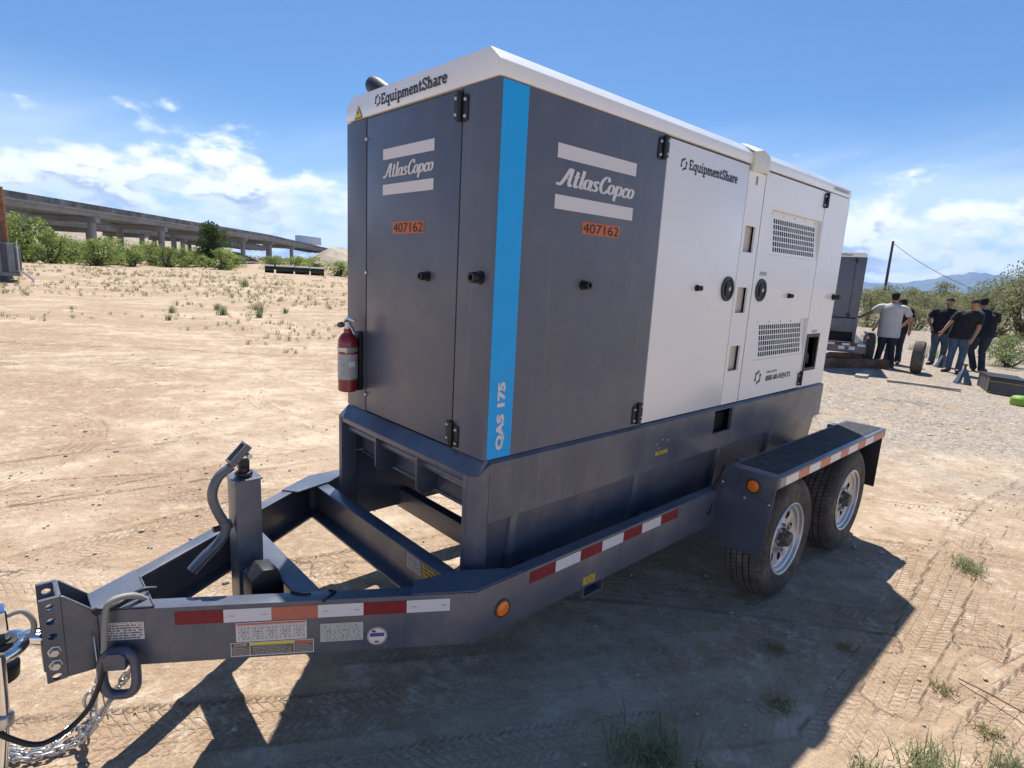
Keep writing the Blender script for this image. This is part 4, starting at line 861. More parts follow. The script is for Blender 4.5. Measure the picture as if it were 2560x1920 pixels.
# nose bracket: vertical channel with bolt holes
def nose_flange(y0, y1):
    hz = [.757, .706, .652, .598, .548, .503]; mb = MB(); x0, x1, z0, z1 = -1.407, -1.352, .487, .787; cx = -1.3805
    ca_ = math.atan2(.021, .0285); AN = sorted([2 * math.pi * k / 16 for k in range(16)]); N = 20
    ys = (y0, y1)
    for z in hz:
        h = .021 if z > .52 else .016
        an_ = sorted([2 * math.pi * k / 16 + .001 for k in range(16)] + [math.atan2(sg * h, q) % (2 * math.pi) for sg in (-1, 1) for q in (x1 - cx, x0 - cx)])
        ring = [(cx + .0135 * math.cos(t_), z + .0110 * math.sin(t_)) for t_ in an_]; outer = []
        for t_ in an_:
            c, s = math.cos(t_), math.sin(t_); m = max(abs(c) / (x1 - cx if c > 0 else cx - x0), abs(s) / h); outer.append((cx + c / m, z + s / m))
        for y in ys:
            k0 = len(mb.v); mb.add([(a, y, b) for a, b in ring + outer], [(k, (k + 1) % N, N + (k + 1) % N, N + k) for k in range(N)])
        mb.add([(a, y0, b) for a, b in ring] + [(a, y1, b) for a, b in ring], [(k, (k + 1) % N, N + (k + 1) % N, N + k) for k in range(N)])
    ed = [z0] + [v for z in hz[::-1] for v in ((z - (.021 if z > .52 else .016)), (z + (.021 if z > .52 else .016)))] + [z1]
    for k in range(0, len(ed) - 1, 2):
        if ed[k + 1] - ed[k] > .001: mb.box(x0, x1, y0, y1, ed[k], ed[k + 1])
    for xx in (x0, x1): mb.add([(xx, y0, z0), (xx, y1, z0), (xx, y1, z1), (xx, y0, z1)], [(0, 1, 2, 3)])
    return mb.build('bracket_flange', M_TRAIL, trl)
nose_flange(.522, .536); nose_flange(.644, .658)
MB().box(-1.362, -1.348, .537, .643, .487, .787).build('bracket_web', M_TRAIL, trl, bevel=.002)
for e in (0, 1):
    yy = (lambda y: y) if e == 0 else (lambda y: GW - y)
    MB().prism([(-1.3515, .487), (-1.3515, .785), (-1.345, .785), (-1.262, .700), (-1.262, .481), (-1.30, .483)], .5235, .5335, lambda u, v, d: (u, yy(d), v)).build('nose_gusset', M_TRAIL, trl, bevel=.0015, seg=1)
for z in (.598, .548): MB().lathe([(.001, .017), (.012, .017), (.015, .012), (.015, .003), (.020, .002), (.020, 0)], (-1.3805, .522, z), (0, -1, 0), 6).build('bolt', M_ZINC, trl)
# lunette ring and shank
lu = MB(); cx, cy, cz = -1.515, .59, .625
lu.tube([(cx + .062 * math.cos(a), cy + .062 * math.sin(a), cz + .012 * math.cos(a)) for a in np.linspace(0, 2 * math.pi, 29)[:-1]], .021, 14, closed=True)
lu.tube([(cx + .05, cy, cz + .01), (cx + .08, cy, cz + .012), (-1.40, .59, .622), (-1.365, .59, .60)], [.026, .028, .032, .034], 14)
lu.build('lunette_ring', M_CHROME, trl, smooth=50); MB().box(-1.412, -1.363, .538, .642, .52, .63).build('lunette_block', M_TRAIL, trl, bevel=.006)
# D ring on the near tongue
rc = Vector(tn(1.236, -.035, .477)); u_ = Vector((TT.x, TT.y, 0)); dr = []
for k in range(36):
    a = 2 * math.pi * k / 36; ca, sa = math.cos(a), math.sin(a); r_ = 1 / ((abs(ca) ** 3.2 + abs(sa) ** 3.2) ** (1 / 3.2)); dr.append(rc + u_ * .053 * ca * r_ + Vector((0, 0, 1)) * .082 * sa * r_)
MB().tube(dr, .0165, 12, closed=True).build('tie_ring', M_TRAIL, trl, smooth=60)
MB().prism([(-.034, .505), (-.034, .555), (-.02, .567), (.02, .567), (.034, .555), (.034, .505)], -.060, -.001, lambda u, v, d: tn(1.238 + u, d, v)).build('ring_clamp', M_TRAIL, trl, bevel=.004)
# jack
jk = MB().box(-.795, -.698, .53, .632, .44, 1.052).build('jack_post', M_TRAIL, trl, bevel=.005)
MB().box(-.8005, -.6925, .5245, .6375, 1.0525, 1.060).build('jack_cap', M_TRAIL, trl, bevel=.002)
MB().box(-.788, -.705, .537, .625, .40, .439).build('jack_foot', M_TRAIL, trl, bevel=.003)
hd = MB(); hd.cyl((-.747, .578, 1.06), (-.747, .578, 1.10), .021, 14); hd.cyl((-.747, .578, 1.068), (-.747, .578, 1.080), .034, 9)
hd.box(-.768, -.728, .565, .592, 1.095, 1.13); hd.build('jack_head', M_BLACK, trl, bevel=.002)
yk = MB(); axd = Vector((.70, 0, .71)); c0 = Vector((-.79, .575, 1.118))
for e in (-1, 1): yk.obox(c0 + axd * .035 + Vector((0, e * .022, .012)), axd * .048, Vector((0, .004, 0)), Vector((-.71, 0, .70)) * .014)
yk.obox(c0 - axd * .008 + Vector((0, 0, .012)), axd * .005, Vector((0, .024, 0)), Vector((-.71, 0, .70)) * .014); yk.obox(c0 + axd * .08 + Vector((0, 0, .012)), axd * .004, Vector((0, .024, 0)), Vector((-.71, 0, .70)) * .014)
yk.build('crank_yoke', M_TRAIL, trl, bevel=.0015)
MB().cyl((-.735, .535, 1.150), (-.735, .62, 1.150), .010, 10).build('yoke_bolt', M_ZINC, trl, smooth=40)
hp = catmull([(0, 0)], 1); hpts = [(-.792, 1.112), (-.838, 1.082), (-.863, 1.035), (-.866, .99), (-.850, .935), (-.828, .885)]
hp = catmull(hpts, 5); MB().tube([(a, .572, b) for a, b in hp], .0185, 14).build('crank_handle', M_TRAIL, trl, smooth=50)
hp = catmull([(-.824, .878), (-.826, .85), (-.846, .815), (-.885, .782), (-.915, .757), (-.952, .722)], 5); MB().tube([(a, .572, b) for a, b in hp], [.0195] * 16 + [.0205] * (len(hp) - 16), 14).build('crank_grip', M_TRAIL, trl, smooth=50)
MB().cyl((-.826, .572, .86), (-.826, .572, .893), .0235, 14).build('crank_collar', M_TRAIL, trl, smooth=40); MB().cyl((-.80, .575, .868), (-.87, .572, .868), .012, 10).build('lock_pin', M_BLACK, trl, smooth=40)
bt = MB().prism([(-.80, .62), (-.80, .718), (-.755, .748), (-.70, .738), (-.678, .672), (-.678, .62)], .37, .47, lambda u, v, d: (u, d, v)).build('battery_box', M_BLACK, trl, bevel=.006)
# near tongue stickers and tapes, plane of the web
def tp(u, v, d): return tn(u, d, v)
ss = [1.063, .903, .742, .581, .419, .261, .099]
for k in range(6): quad_uv('reflector_tape', tp, ss[k], ss[k + 1], .628, .679, -.0016, (M_TRED, M_TWHT)[k % 2] if k != 2 else M_TRED2, tn_o)
for k in (1, 3, 5):
    for q in (.02, .13): quad_uv('tape_print', tp, ss[k] - q + .0, ss[k] - q - .018, .650, .655, -.0024, M_ALU, tn_o)
xs_ = [.133, .291, .455, .612, .776, .933, 1.102, 1.268]
for k in range(7): quad_uv('reflector_tape', lambda u, v, d: (u, YN + d, v), xs_[k], xs_[k + 1], .632, .6845, -.0016, (M_TRED, M_TWHT)[k % 2], nb_)
quad_uv('sticker', tp, .864, .621, .547, .623, -.0016, M_TWHT, tn_o); quad_uv('sticker_header', tp, .861, .624, .613, .6205, -.0024, M_ORANGE, tn_o)
for k in range(5): quad_uv('sticker_cell', tp, .858 - .0472 * k, .858 - .0472 * k - .044, .552, .610, -.0024, M_P2, tn_o)
quad_uv('danger_label', tp, .884, .597, .489, .544, -.0016, M_TWHT, tn_o); quad_uv('danger_field', tp, .881, .820, .493, .530, -.0024, M_P4, tn_o); quad_uv('danger_header', tp, .881, .820, .531, .541, -.0024, M_TRED, tn_o); lay_text('danger_word', 'DANGER', tp, .872, .828, .5325, .5395, -.0032, M_DECAL, tn_o, .02)
quad_uv('caution_field', tp, .817, .668, .493, .530, -.0024, M_P4, tn_o); quad_uv('caution_header', tp, .817, .668, .531, .541, -.0024, M_YEL, tn_o); quad_uv('warning_field', tp, .665, .600, .493, .530, -.0024, M_P4, tn_o); quad_uv('warning_header', tp, .665, .600, .531, .541, -.0024, M_ORANGE, tn_o)
quad_uv('data_plate', tp, .574, .420, .527, .602, -.0016, M_P3, tn_o); quad_uv('tongue_label', tp, 1.294, 1.162, .583, .650, -.0016, M_P1, tn_o)
rr = MB().add([tp(.369 - .0375 * math.cos(2 * math.pi * k / 28), .5385 + .0375 * math.sin(2 * math.pi * k / 28), -.0016) for k in range(28)], [tuple(range(28))]); rr.build('round_sticker', M_ALU, tn_o)
MB().add([tp(.369 - .031 * math.cos(2 * math.pi * k / 28), .5385 + .031 * math.sin(2 * math.pi * k / 28), -.0022) for k in range(28)], [tuple(range(28))]).build('round_sticker_field', M_DECAL, tn_o)
quad_uv('round_sticker_band', tp, .395, .343, .537, .552, -.0028, simple('sticker_blue', (.06, .07, .25), .5), tn_o); quad_uv('round_sticker_mark', tp, .378, .362, .512, .519, -.0028, M_TRED, tn_o); quad_uv('round_sticker_mark', tp, .388, .374, .555, .563, -.0028, M_TRED, tn_o)
quad_uv('beam_label', lambda u, v, d: (u, YN + d, v), .488, .574, .497, .537, -.0016, M_P5, nb_)
quad_uv('cross_label', lambda u, v, d: (-.1215 + d, u, v), .36, .25, .56, .63, -.0016, M_P1, xm); quad_uv('cross_label', lambda u, v, d: (-.1215 + d, u, v), .24, .12, .56, .63, -.0016, M_P5, xm)
# marker lamp on the beam just behind the bend
def marker(c, n, r, parent):
    n = Vector(n); MB().lathe([(r * 1.18, 0), (r * 1.18, .006), (r * 1.0, .008), (r * 1.0, 0)], c, n, 28).build('lamp_grommet', M_RUB, parent, smooth=40)
    MB().lathe([(.0005, .012), (r * .5, .011), (r * .9, .008), (r * .98, .001)], c, n, 28).build('marker_lamp', M_LAMP, parent, smooth=50)
marker((-.015, YN, .578), (0, -1, 0), .034, nb_)
MB().box(.762, .768, YN - .0012, YN, .487, .626).build('weld_seam', M_TRAIL, nb_)
lg = MB(); lg.box(.560, .570, -.125, .02, .375, .479); lg.box(.700, .710, -.125, .02, .375, .479); lg.box(.571, .699, -.124, .02, .375, .384); lg.box(.571, .699, .01, .02, .385, .479); lg.build('stabiliser_socket', M_TRAIL, trl, bevel=.002)
# axles and wheels
def make_wheel(parent, x, yo, s):
    """s=+1 outer face towards -y"""
    R_ = .385; w = .228; c = (x, yo, R_); ax = (0, s, 0)      # along axis: 0 = outer sidewall, w = inner
    pr = [(.225, .020), (.235, .008), (.27, .0), (.31, -.004), (.345, .002), (.368, .014), (.378, .026)]
    g = [.026, .058, .063, .095, .100, .132, .137, .169, .174, .202]
    tr_ = []
    for k in range(0, 10, 2):
        e = .0015 * abs(k - 4)
        tr_ += [(R_ - e, g[k] + .001), (R_ - e, g[k + 1] - .001)]
        if k < 8: tr_ += [(R_ - .012, g[k + 1]), (R_ - .012, g[k + 2])]
    pr += tr_ + [(.378, .202), (.368, .214), (.345, .226), (.30, .232), (.235, .222), (.225, .205)]
    wh = thing_part('wheel', parent, (x, yo, R_))
    mb = MB().lathe(pr, c, ax, 72); ty_ = mb.build('tyre', M_RUB, wh, smooth=32)
    # sipes: tread blocks pressed out along each rib
    tb = MB()
    for j, (a, b) in enumerate(((.028, .057), (.064, .094), (.101, .131), (.138, .168), (.175, .201))):
        N = 84
        for k in range(N):
            a0 = 2 * math.pi * (k + .5 * (j % 2)) / N; a1 = a0 + 2 * math.pi / N * .80; e = .0015 * abs(j * 2 - 4); V = []
            for rr_ in (R_ - .004 - e, R_ + .0022 - e):
                for aa, hh in ((a0, a), (a1, a), (a1 + .012, b), (a0 + .012, b)): V.append((x + rr_ * math.cos(aa), yo + s * hh, R_ + rr_ * math.sin(aa)))
            tb.add(V, [(4, 5, 6, 7), (0, 1, 5, 4), (1, 2, 6, 5), (2, 3, 7, 6), (3, 0, 4, 7)])
    tbo = tb.build('tread_blocks', M_TREAD, wh); tbo['kind'] = 'stuff'
    rim = MB().lathe([(.229, .012), (.232, .004), (.226, -.001), (.217, .004), (.212, .020), (.198, .026), (.193, .036), (.187, .041), (.178, .043)], c, ax, 64)
    rim.lathe([(.212, .022), (.205, .20), (.22, .215)], c, ax, 48)
    # disc with round vents
    N = 8; K = 8
    for k in range(N):
        a = 2 * math.pi * k / N + .2; hc = .143; hr = .026; an = [a - math.pi / N + 2 * math.pi / N * i / 8 for i in range(9)]
        outer = [(.178, t_) for t_ in an] + [(.105, t_) for t_ in an[::-1]]
        pts_o = [(r_ * math.cos(t_), r_ * math.sin(t_)) for r_, t_ in outer]; hx, hy = hc * math.cos(a), hc * math.sin(a)
        n_ = len(pts_o); pts_i = []
        for (ox, oy) in pts_o:
            d_ = math.hypot(ox - hx, oy - hy); pts_i.append((hx + (ox - hx) / d_ * hr, hy + (oy - hy) / d_ * hr))
        dz = lambda q: .043 + .008 * (1 - (math.hypot(*q) - .105) / .073)
        V = [(x + q[0], yo + s * dz(q), R_ + q[1]) for q in pts_o] + [(x + q[0], yo + s * (dz(q) + .004), R_ + q[1]) for q in pts_i]
        rim.add(V, [(i, (i + 1) % n_, n_ + (i + 1) % n_, n_ + i) for i in range(n_)])
    rim.lathe([(.105, .051), (.098, .044), (.085, .042), (.062, .042), (.060, .042)], c, ax, 40)
    rim.build('rim', M_RIM, wh, smooth=38)
    MB().lathe([(.178, .10), (.001, .10)], c, ax, 32).build('brake_drum', M_DARK, wh)
    hb = MB().lathe([(.061, .045), (.058, .018), (.050, .012), (.046, -.008), (.040, -.014), (.001, -.016)], c, ax, 28); hb.build('hub', M_HUB, wh, smooth=40)
    for k in range(8):
        a = 2 * math.pi * k / 8; p = Vector((x + .082 * math.cos(a), yo + s * .042, R_ + .082 * math.sin(a))); MB().cyl(p, p + Vector((0, -s * .022, 0)), .011, 6).build('wheel_nut', M_ZINC, wh)
    return wh
def thing_part(name, parent, loc):
    o = bpy.data.objects.new(name, None); COL.objects.link(o); o.empty_display_size = .1; o.parent = parent; o.location = Vector(loc) - accum(parent); return o
w1 = make_wheel(trl, 2.079, -.475, 1)
w0loc = w1.location.copy()
def wheel_copy(dx, dy, mirror, rot):
    c = copy_tree(w1, trl); c.location = w0loc + Vector((dx, dy, 0)); c.rotation_euler = (0, rot, 0) if not mirror else (0, rot, math.pi); return c
for ch_ in w1.children: pass
wheel_copy(1.058, 0, False, .5); wheel_copy(0, GW + .95, True, .2); wheel_copy(1.058, GW + .95, True, .9)
for x in (2.079, 3.137): MB().cyl((x, -.30, .385), (x, 1.48, .385), .038, 12).build('axle', M_BLACK, trl, smooth=40)
for y in (YN - .005, YF + .005):
    for x in (2.079, 3.137): MB().obox((x, y, .46), (.30, 0, 0), (0, .03, 0), (0, 0, .016)).build('leaf_spring', M_BLACK, trl, bevel=.004)
# fenders
def fender(sy):
    yy = (lambda y: y) if sy > 0 else (lambda y: GW - y)
    mb = MB(); xa, xb, yo, yi, zt = 1.705, 3.64, -.513, -.228, .868
    for b_ in ((xa, xb, yo, yo + .004, zt - .066, zt), (xa, xb, yo + .004, yi, zt - .005, zt)): mb.box(b_[0], b_[1], yy(b_[2]), yy(b_[3]), b_[4], b_[5])
    f = mb.build('fender', M_TRAIL, trl, bevel=.002)
    MB().box(xa + .075, xb - .03, yy(yo + .032), yy(yi - .018), zt + .0005, zt + .003).build('grip_pad', M_GRIP, f)
    MB().prism([(yi, .872), (-.512, .866), (-.512, .80), (-.478, .376), (-.078, .380), (-.082, .50)], 1.690, 1.697, lambda u, v, d: (d, yy(u), v)).build('front_skirt', M_TRAIL, f, bevel=.002)
    MB().box(1.6842, 1.6892, yy(-.495), yy(-.305), .718, .856).build('lamp_plate', M_TRAIL, f, bevel=.002)
    if sy > 0:
        marker((1.684, -.389, .790), (-1, 0, 0), .036, f)
        for y, z in ((-.204, .758), (-.117, .556), (-.343, .705), (-.485, .708)): MB().ball((1.689, y, z), .009, 8).build('bolt', M_ZINC, f, smooth=True)
        te = [1.735, 1.806, 1.98, 2.144, 2.313, 2.486, 2.668, 2.821, 3.007, 3.17, 3.349, 3.60]
        for k in range(11): quad_uv('reflector_tape', lambda u, v, d: (u, -.513 + d, v), te[k], te[k + 1], .806, .857, -.0014, M_PLANK if k == 0 else (M_TRED2, M_TWHT)[k % 2], f)
        MB().tube([(1.70, -.20, .86), (1.67, -.16, .70), (1.63, -.178, .575), (1.60, -.18, .565)], .007, 6).build('lamp_wire', M_BLACK, f, smooth=True)
    MB().box(3.612, 3.620, yy(-.505), yy(-.24), .395, .80).build('mud_flap', M_BLACK, f, bevel=.002)
    for x in (1.9, 2.6, 3.4): MB().box(x - .02, x + .02, yy(yi - .01), yy(YN - .002), .64, .86).build('fender_bracket', M_TRAIL, f)
    return f
fender(1); fender(-1)
# wiring conduit along the nose
cv = [(-1.111, .50, .693), (-1.15, .492, .730), (-1.20, .486, .742), (-1.232, .482, .728), (-1.243, .481, .67), (-1.251, .482, .583), (-1.258, .480, .52)]
def smooth3(P, k=6):
    P = [Vector(p) for p in P]; out = []
    for i in range(len(P) - 1):
        a, b, c, d = P[max(i - 1, 0)], P[i], P[i + 1], P[min(i + 2, len(P) - 1)]
        for j in range(k): t = j / k; out.append(.5 * ((2 * b) + (c - a) * t + (2 * a - 5 * b + 4 * c - d) * t * t + (3 * b - a - 3 * c + d) * t ** 3))
    return out + [P[-1]]
MB().tube(smooth3(cv), .0105, 10).build('wiring_conduit', simple('conduit_grey', (.30, .29, .26), .6), trl, smooth=50)
bc = [(-1.255, .478, .56), (-1.26, .47, .50), (-1.30, .48, .387), (-1.357, .48, .329), (-1.417, .48, .307), (-1.459, .48, .316), (-1.501, .48, .356), (-1.56, .48, .43)]
tag(MB().tube(smooth3(bc), .0085, 10).build('power_cable', M_BLACK, None, smooth=50), 'thick black cable hanging in a loop from the trailer nose', 'cable')
MB().tube(smooth3([(-1.08, .53, .715), (-1.12, .53, .725), (-1.16, .52, .715), (-1.20, .50, .712), (-1.25, .49, .70)]), .008, 8).build('cable_bundle', M_BLACK, trl, smooth=50)
MB().tube(smooth3([(-1.485, .58, .741), (-1.449, .575, .745), (-1.427, .57, .715), (-1.423, .57, .679), (-1.439, .575, .641), (-1.47, .58, .625)]), .0085, 10).build('wiring_loop', MATS['conduit_grey'], trl, smooth=50)
MB().cyl((-1.262, .520, .70), (-1.262, .48, .716), .012, 8).build('conduit_clip', M_BLACK, trl)
MB().tube([(-1.275, .515, .62), (-1.2755, .50, .615), (-1.27, .497, .45), (-1.262, .50, .33), (-1.255, .52, .27)], .0025, 6).build('breakaway_wire', M_ZINC, trl, smooth=True)
# ------------------------------------------------------------------ fire extinguisher on the front corner
ex = thing('fire_extinguisher', 'red fire extinguisher with foil label strapped to the front left corner of the generator', 'fire extinguisher', (-.075, 1.035, 1.25))
ec = (-.072, 1.035)
MB().lathe([(.001, 1.252), (.044, 1.252), (.050, 1.258), (.050, 1.50), (.046, 1.528), (.034, 1.548), (.022, 1.556), (.020, 1.578), (.001, 1.578)], (*ec, 0), (0, 0, 1), 36).build('cylinder', M_EXT, ex, smooth=40)
lab = MB().lathe([(.0508, 1.318), (.0508, 1.450)], (*ec, 0), (0, 0, 1), 36).build('label', M_ALU, ex, smooth=40)
def cyl_patch(name, a0, a1, z0, z1, r, mt): 
    n = 8; V = []
    for k in range(n + 1):
        a = rad(a0 + (a1 - a0) * k / n); V += [(ec[0] + r * math.cos(a), ec[1] + r * math.sin(a), z0), (ec[0] + r * math.cos(a), ec[1] + r * math.sin(a), z1)]
    me_ = bpy.data.meshes.new(name); me_.from_pydata(V, [], [(2 * k, 2 * k + 2, 2 * k + 3, 2 * k + 1) for k in range(n)]); uv = me_.uv_layers.new(name='UVMap')
    for pl in me_.polygons:
        for li in pl.loop_indices: vi = me_.loops[li].vertex_index; uv.data[li].uv = ((vi // 2) / n, vi % 2)
    finish(me_, mt, True); return obj(name, me_, ex)
cyl_patch('label_print', 195, 235, 1.33, 1.44, .0514, M_P3); cyl_patch('label_print', 242, 290, 1.33, 1.44, .0514, M_P3); cyl_patch('label_tag', 248, 288, 1.385, 1.412, .0520, M_DECAL)
MB().lathe([(.0515, 1.462), (.0525, 1.463), (.0525, 1.483), (.0515, 1.484)], (*ec, 0), (0, 0, 1), 36).build('strap', M_ZINC, ex, smooth=40)
MB().box(ec[0] - .04, ec[0] + .005, ec[1] - .06, ec[1] - .048, 1.458, 1.488).build('strap_clip', M_ZINC, ex, bevel=.002)
MB().box(-.022, -.0008, ec[1] - .03, ec[1] + .03, 1.27, 1.56).build('bracket', M_BLACK, ex, bevel=.003)
MB().box(-.05, -.002, ec[1] - .03, ec[1] + .03, 1.255, 1.262).build('bracket_foot', M_BLACK, ex)
MB().cyl((*ec, 1.578), (*ec, 1.612), .017, 14).build('valve', M_ZINC, ex, smooth=40)
MB().tube([(ec[0], ec[1] + .03, 1.612), (ec[0], ec[1] - .01, 1.632), (ec[0], ec[1] - .055, 1.628), (ec[0], ec[1] - .085, 1.622)], [.009, .012, .010, .006], 8).build('lever', M_ZINC, ex, smooth=50)
MB().tube([(ec[0], ec[1] - .01, 1.604), (ec[0], ec[1] - .05, 1.582), (ec[0], ec[1] - .08, 1.556)], [.009, .008, .006], 8).build('carry_handle', M_ZINC, ex, smooth=50)
MB().cyl((ec[0] - .02, ec[1] + .022, 1.597), (ec[0] - .02, ec[1] + .05, 1.592), .015, 12).build('nozzle', M_HUB, ex, smooth=40)
MB().lathe([(.016, 0), (.016, .006), (.001, .007)], (ec[0] - .018, ec[1] + .012, 1.516), (-.6, -.5, .3), 14).build('gauge', M_EXT, ex, smooth=40)

# ------------------------------------------------------------------ safety chains
lk = MB(); lp_ = []
for k in range(20):
    a = 2 * math.pi * k / 20; lp_.append((.016 * math.cos(a) + (.0105 if math.cos(a) > 0 else -.0105), .0125 * math.sin(a), 0))
link_me = lk.tube(lp_, .0046, 8, closed=True).mesh('link', M_ZINC, smooth=60)
def chain(label, pts):
    P = smooth3(pts, 12); o = thing('safety_chain', label, 'chain', P[-1][:], 'safety chains under the trailer nose'); pitch = .0345; acc = 0; k = 0
    for a, b in zip(P, P[1:]):
        d = (b - a).length; 
        while acc <= d:
            p = a.lerp(b, acc / d); t = (b - a).normalized(); m_ = t.to_track_quat('X', 'Z').to_matrix().to_4x4() @ Matrix.Rotation(math.pi / 2 * (k % 2) + random.uniform(-.35, .35) + .4, 4, 'X')
            c = bpy.data.objects.new('link', link_me); COL.objects.link(c); c.parent = o; c.matrix_local = Matrix.Translation(p - o.location) @ m_; acc += pitch; k += 1
        acc -= d
    return o
gz = lambda x, y: H(x, y) + .014
chain('galvanised chain running from the tie ring down to the ground', [(-1.185, .50, .44), (-1.205, .52, .40), (-1.235, .55, .33), (-1.265, .60, .25), (-1.29, .66, .16), (-1.315, .71, .10), (-1.36, .73, gz(-1.36, .73)), (-1.42, .735, gz(-1.42, .735)), (-1.48, .755, gz(-1.48, .755)), (-1.56, .82, gz(-1.56, .82)), (-1.66, .86, gz(-1.66, .86))])
chain('galvanised chain from the far tongue rail piled on the sand behind the other', [(-1.20, .74, .43), (-1.235, .80, .28), (-1.262, .86, .15), (-1.275, .83, gz(-1.275, .83)), (-1.305, .79, gz(-1.305, .79)), (-1.34, .80, gz(-1.34, .80) + .02), (-1.40, .76, gz(-1.4, .76) + .012), (-1.45, .78, gz(-1.45, .78)), (-1.50, .82, gz(-1.5, .82)), (-1.60, .90, gz(-1.6, .9))])
hk = MB().tube([Vector((-1.275, .87, .13)) + Vector((.02 * math.cos(a), 0, .036 * math.sin(a))) for a in np.linspace(0, 2 * math.pi, 20)[:-1]], .007, 8, closed=True).build('chain_hook', M_ZINC, None, smooth=60); tag(hk, 'zinc snap hook at the end of the hanging chain', 'hook')

# towing gear at the left edge
th = thing('tow_hitch', 'chrome tow hitch with a vertical steel rod at the left edge', 'tow hitch', (-1.53, .5, 0))
MB().tube([(-1.548, .5, .20), (-1.520, .5, .45), (-1.514, .5, .655)], .0155, 14).build('rod', M_CHROME, th, smooth=50)
MB().lathe([(.017, -.022), (.027, -.018), (.030, 0), (.027, .018), (.017, .022)], (-1.524, .5, .43), (.1, 0, 1), 18).build('collar', M_ZINC, th, smooth=40)
MB().box(-1.62, -1.484, .545, .615, .695, .775).build('clevis', M_CHROME, th, bevel=.012, seg=3); MB().lathe([(.001, -.05), (.045, -.05), (.045, -.0), (.03, .0), (.03, .012), (.001, .012)], (-1.51, .58, .66), (0, 0, 1), 20).build('hitch_body', M_BLACK, th, bevel=.003)
MB().lathe([(.001, -.03), (.05, -.03), (.055, .02), (.001, .02)], (-1.52, .60, .545), (0, 0, 1), 20).build('hitch_foot', M_BLACK, th, bevel=.004)
MB().box(-1.66, -1.56, .47, .56, .10, .24).build('rod_base', M_BLACK, th, bevel=.006)

# ------------------------------------------------------------------ second generator behind
g2 = thing('diesel_generator', 'second grey generator with white roof partly hidden behind the big one', 'generator', (0, 0, 0))
def g2p(name, mt, b_, bevel=.004, par=None): return MB().box(*b_).build(name, mt, par or g2, bevel=bevel)
# local frame: visible end at x = 0, y from 0 (right edge) to 1.18
g2p('body', M_DARK, (.012, 3.6, .012, 1.168, 1.15, 2.6)); d2 = g2p('end_door', M_GREY, (0, .012, .222, .97, 1.15, 2.597)); g2p('corner_panel', M_GREY, (0, .012, 0, .212, 1.15, 2.597)); g2p('corner_panel', M_GREY, (0, .012, .98, 1.18, 1.15, 2.597))
g2p('side_panel', M_GREY, (.013, 3.62, 0, .011, 1.15, 2.597)); g2p('side_panel', M_GREY, (.013, 3.62, 1.169, 1.18, 1.15, 2.597))
r2 = MB().prism([(-.005, 2.6), (-.005, 2.66), (.058, 2.715), (1.122, 2.715), (1.185, 2.66), (1.185, 2.6)], -.006, 3.63, lambda u, v, d: (d, u, v)).build('roof', M_WHITE, g2, bevel=.02, seg=3)
lay_strokes('roof_lettering', slab, front, .842, .318, 2.633, 2.680, -.008, M_INK, r2)
hinge(front, .217, 2.53, d2); hinge(front, .217, 1.21, d2)
g2p('skid', M_TRAIL, (-.06, 3.65, -.01, 1.19, .80, 1.13)); g2p('skid_post', M_TRAIL, (-.06, .03, -.008, .06, .52, .798)); g2p('skid_post', M_TRAIL, (-.06, .03, 1.12, 1.188, .52, .798)); g2p('tank', M_DARK, (.05, 3.4, .03, 1.15, .55, .80))
t2 = thing('tandem_axle_trailer', 'second trailer under the far generator, rear bumper with red and white tape', 'trailer', (0, 0, 0))
def t2p(name, mt, b_, bevel=.004): return MB().box(*b_).build(name, mt, t2, bevel=bevel)
t2p('frame_rail', M_TRAIL, (-.3, 3.7, -.24, -.17, .36, .55)); t2p('frame_rail', M_TRAIL, (-.3, 3.7, 1.35, 1.42, .36, .55)); bp = t2p('rear_bumper', M_TRAIL, (-.38, -.30, -.25, 1.43, .33, .56))
for k in range(10): quad_uv('reflector_tape', front, -.22 + .16 * k, -.06 + .16 * k, .50, .55, -.383, (M_TWHT, M_TRED)[k % 2], bp)
for y in (-.02, .2): quad_uv('lamp_patch', front, y, y + .13, .40, .48, -.383, M_TWHT, bp)
t2p('fender_post', M_TRAIL, (-.25, -.21, -.24, -.20, .55, .80)); t2p('fender_bar', M_TRAIL, (-.25, .30, -.26, -.20, .801, .83)); MB().lathe([(.001, .012), (.04, .01), (.045, 0)], (-.22, -.245, .72), (-1, 0, 0), 16).build('marker_lamp', M_LAMP, t2, smooth=40)
MB().cyl((1.4, -.5, .39), (1.4, 1.7, .39), .05, 10).build('axle', M_BLACK, t2)
def far_wheel(parent, dx, dy, mirror):
    c = copy_tree(w1, parent); c.location = (dx, dy, .385); c.rotation_euler = (0, .4, math.pi if mirror else 0); return c
far_wheel(t2, .95, -.52, False); far_wheel(t2, 1.95, 1.66, True); far_wheel(t2, .95, 1.66, True)
G2P = (14.35, 3.02); G2R = rad(20.5)
for o_ in (g2, t2): o_.location = (*G2P, H(*G2P) + .06); o_.rotation_euler = (0, 0, G2R)

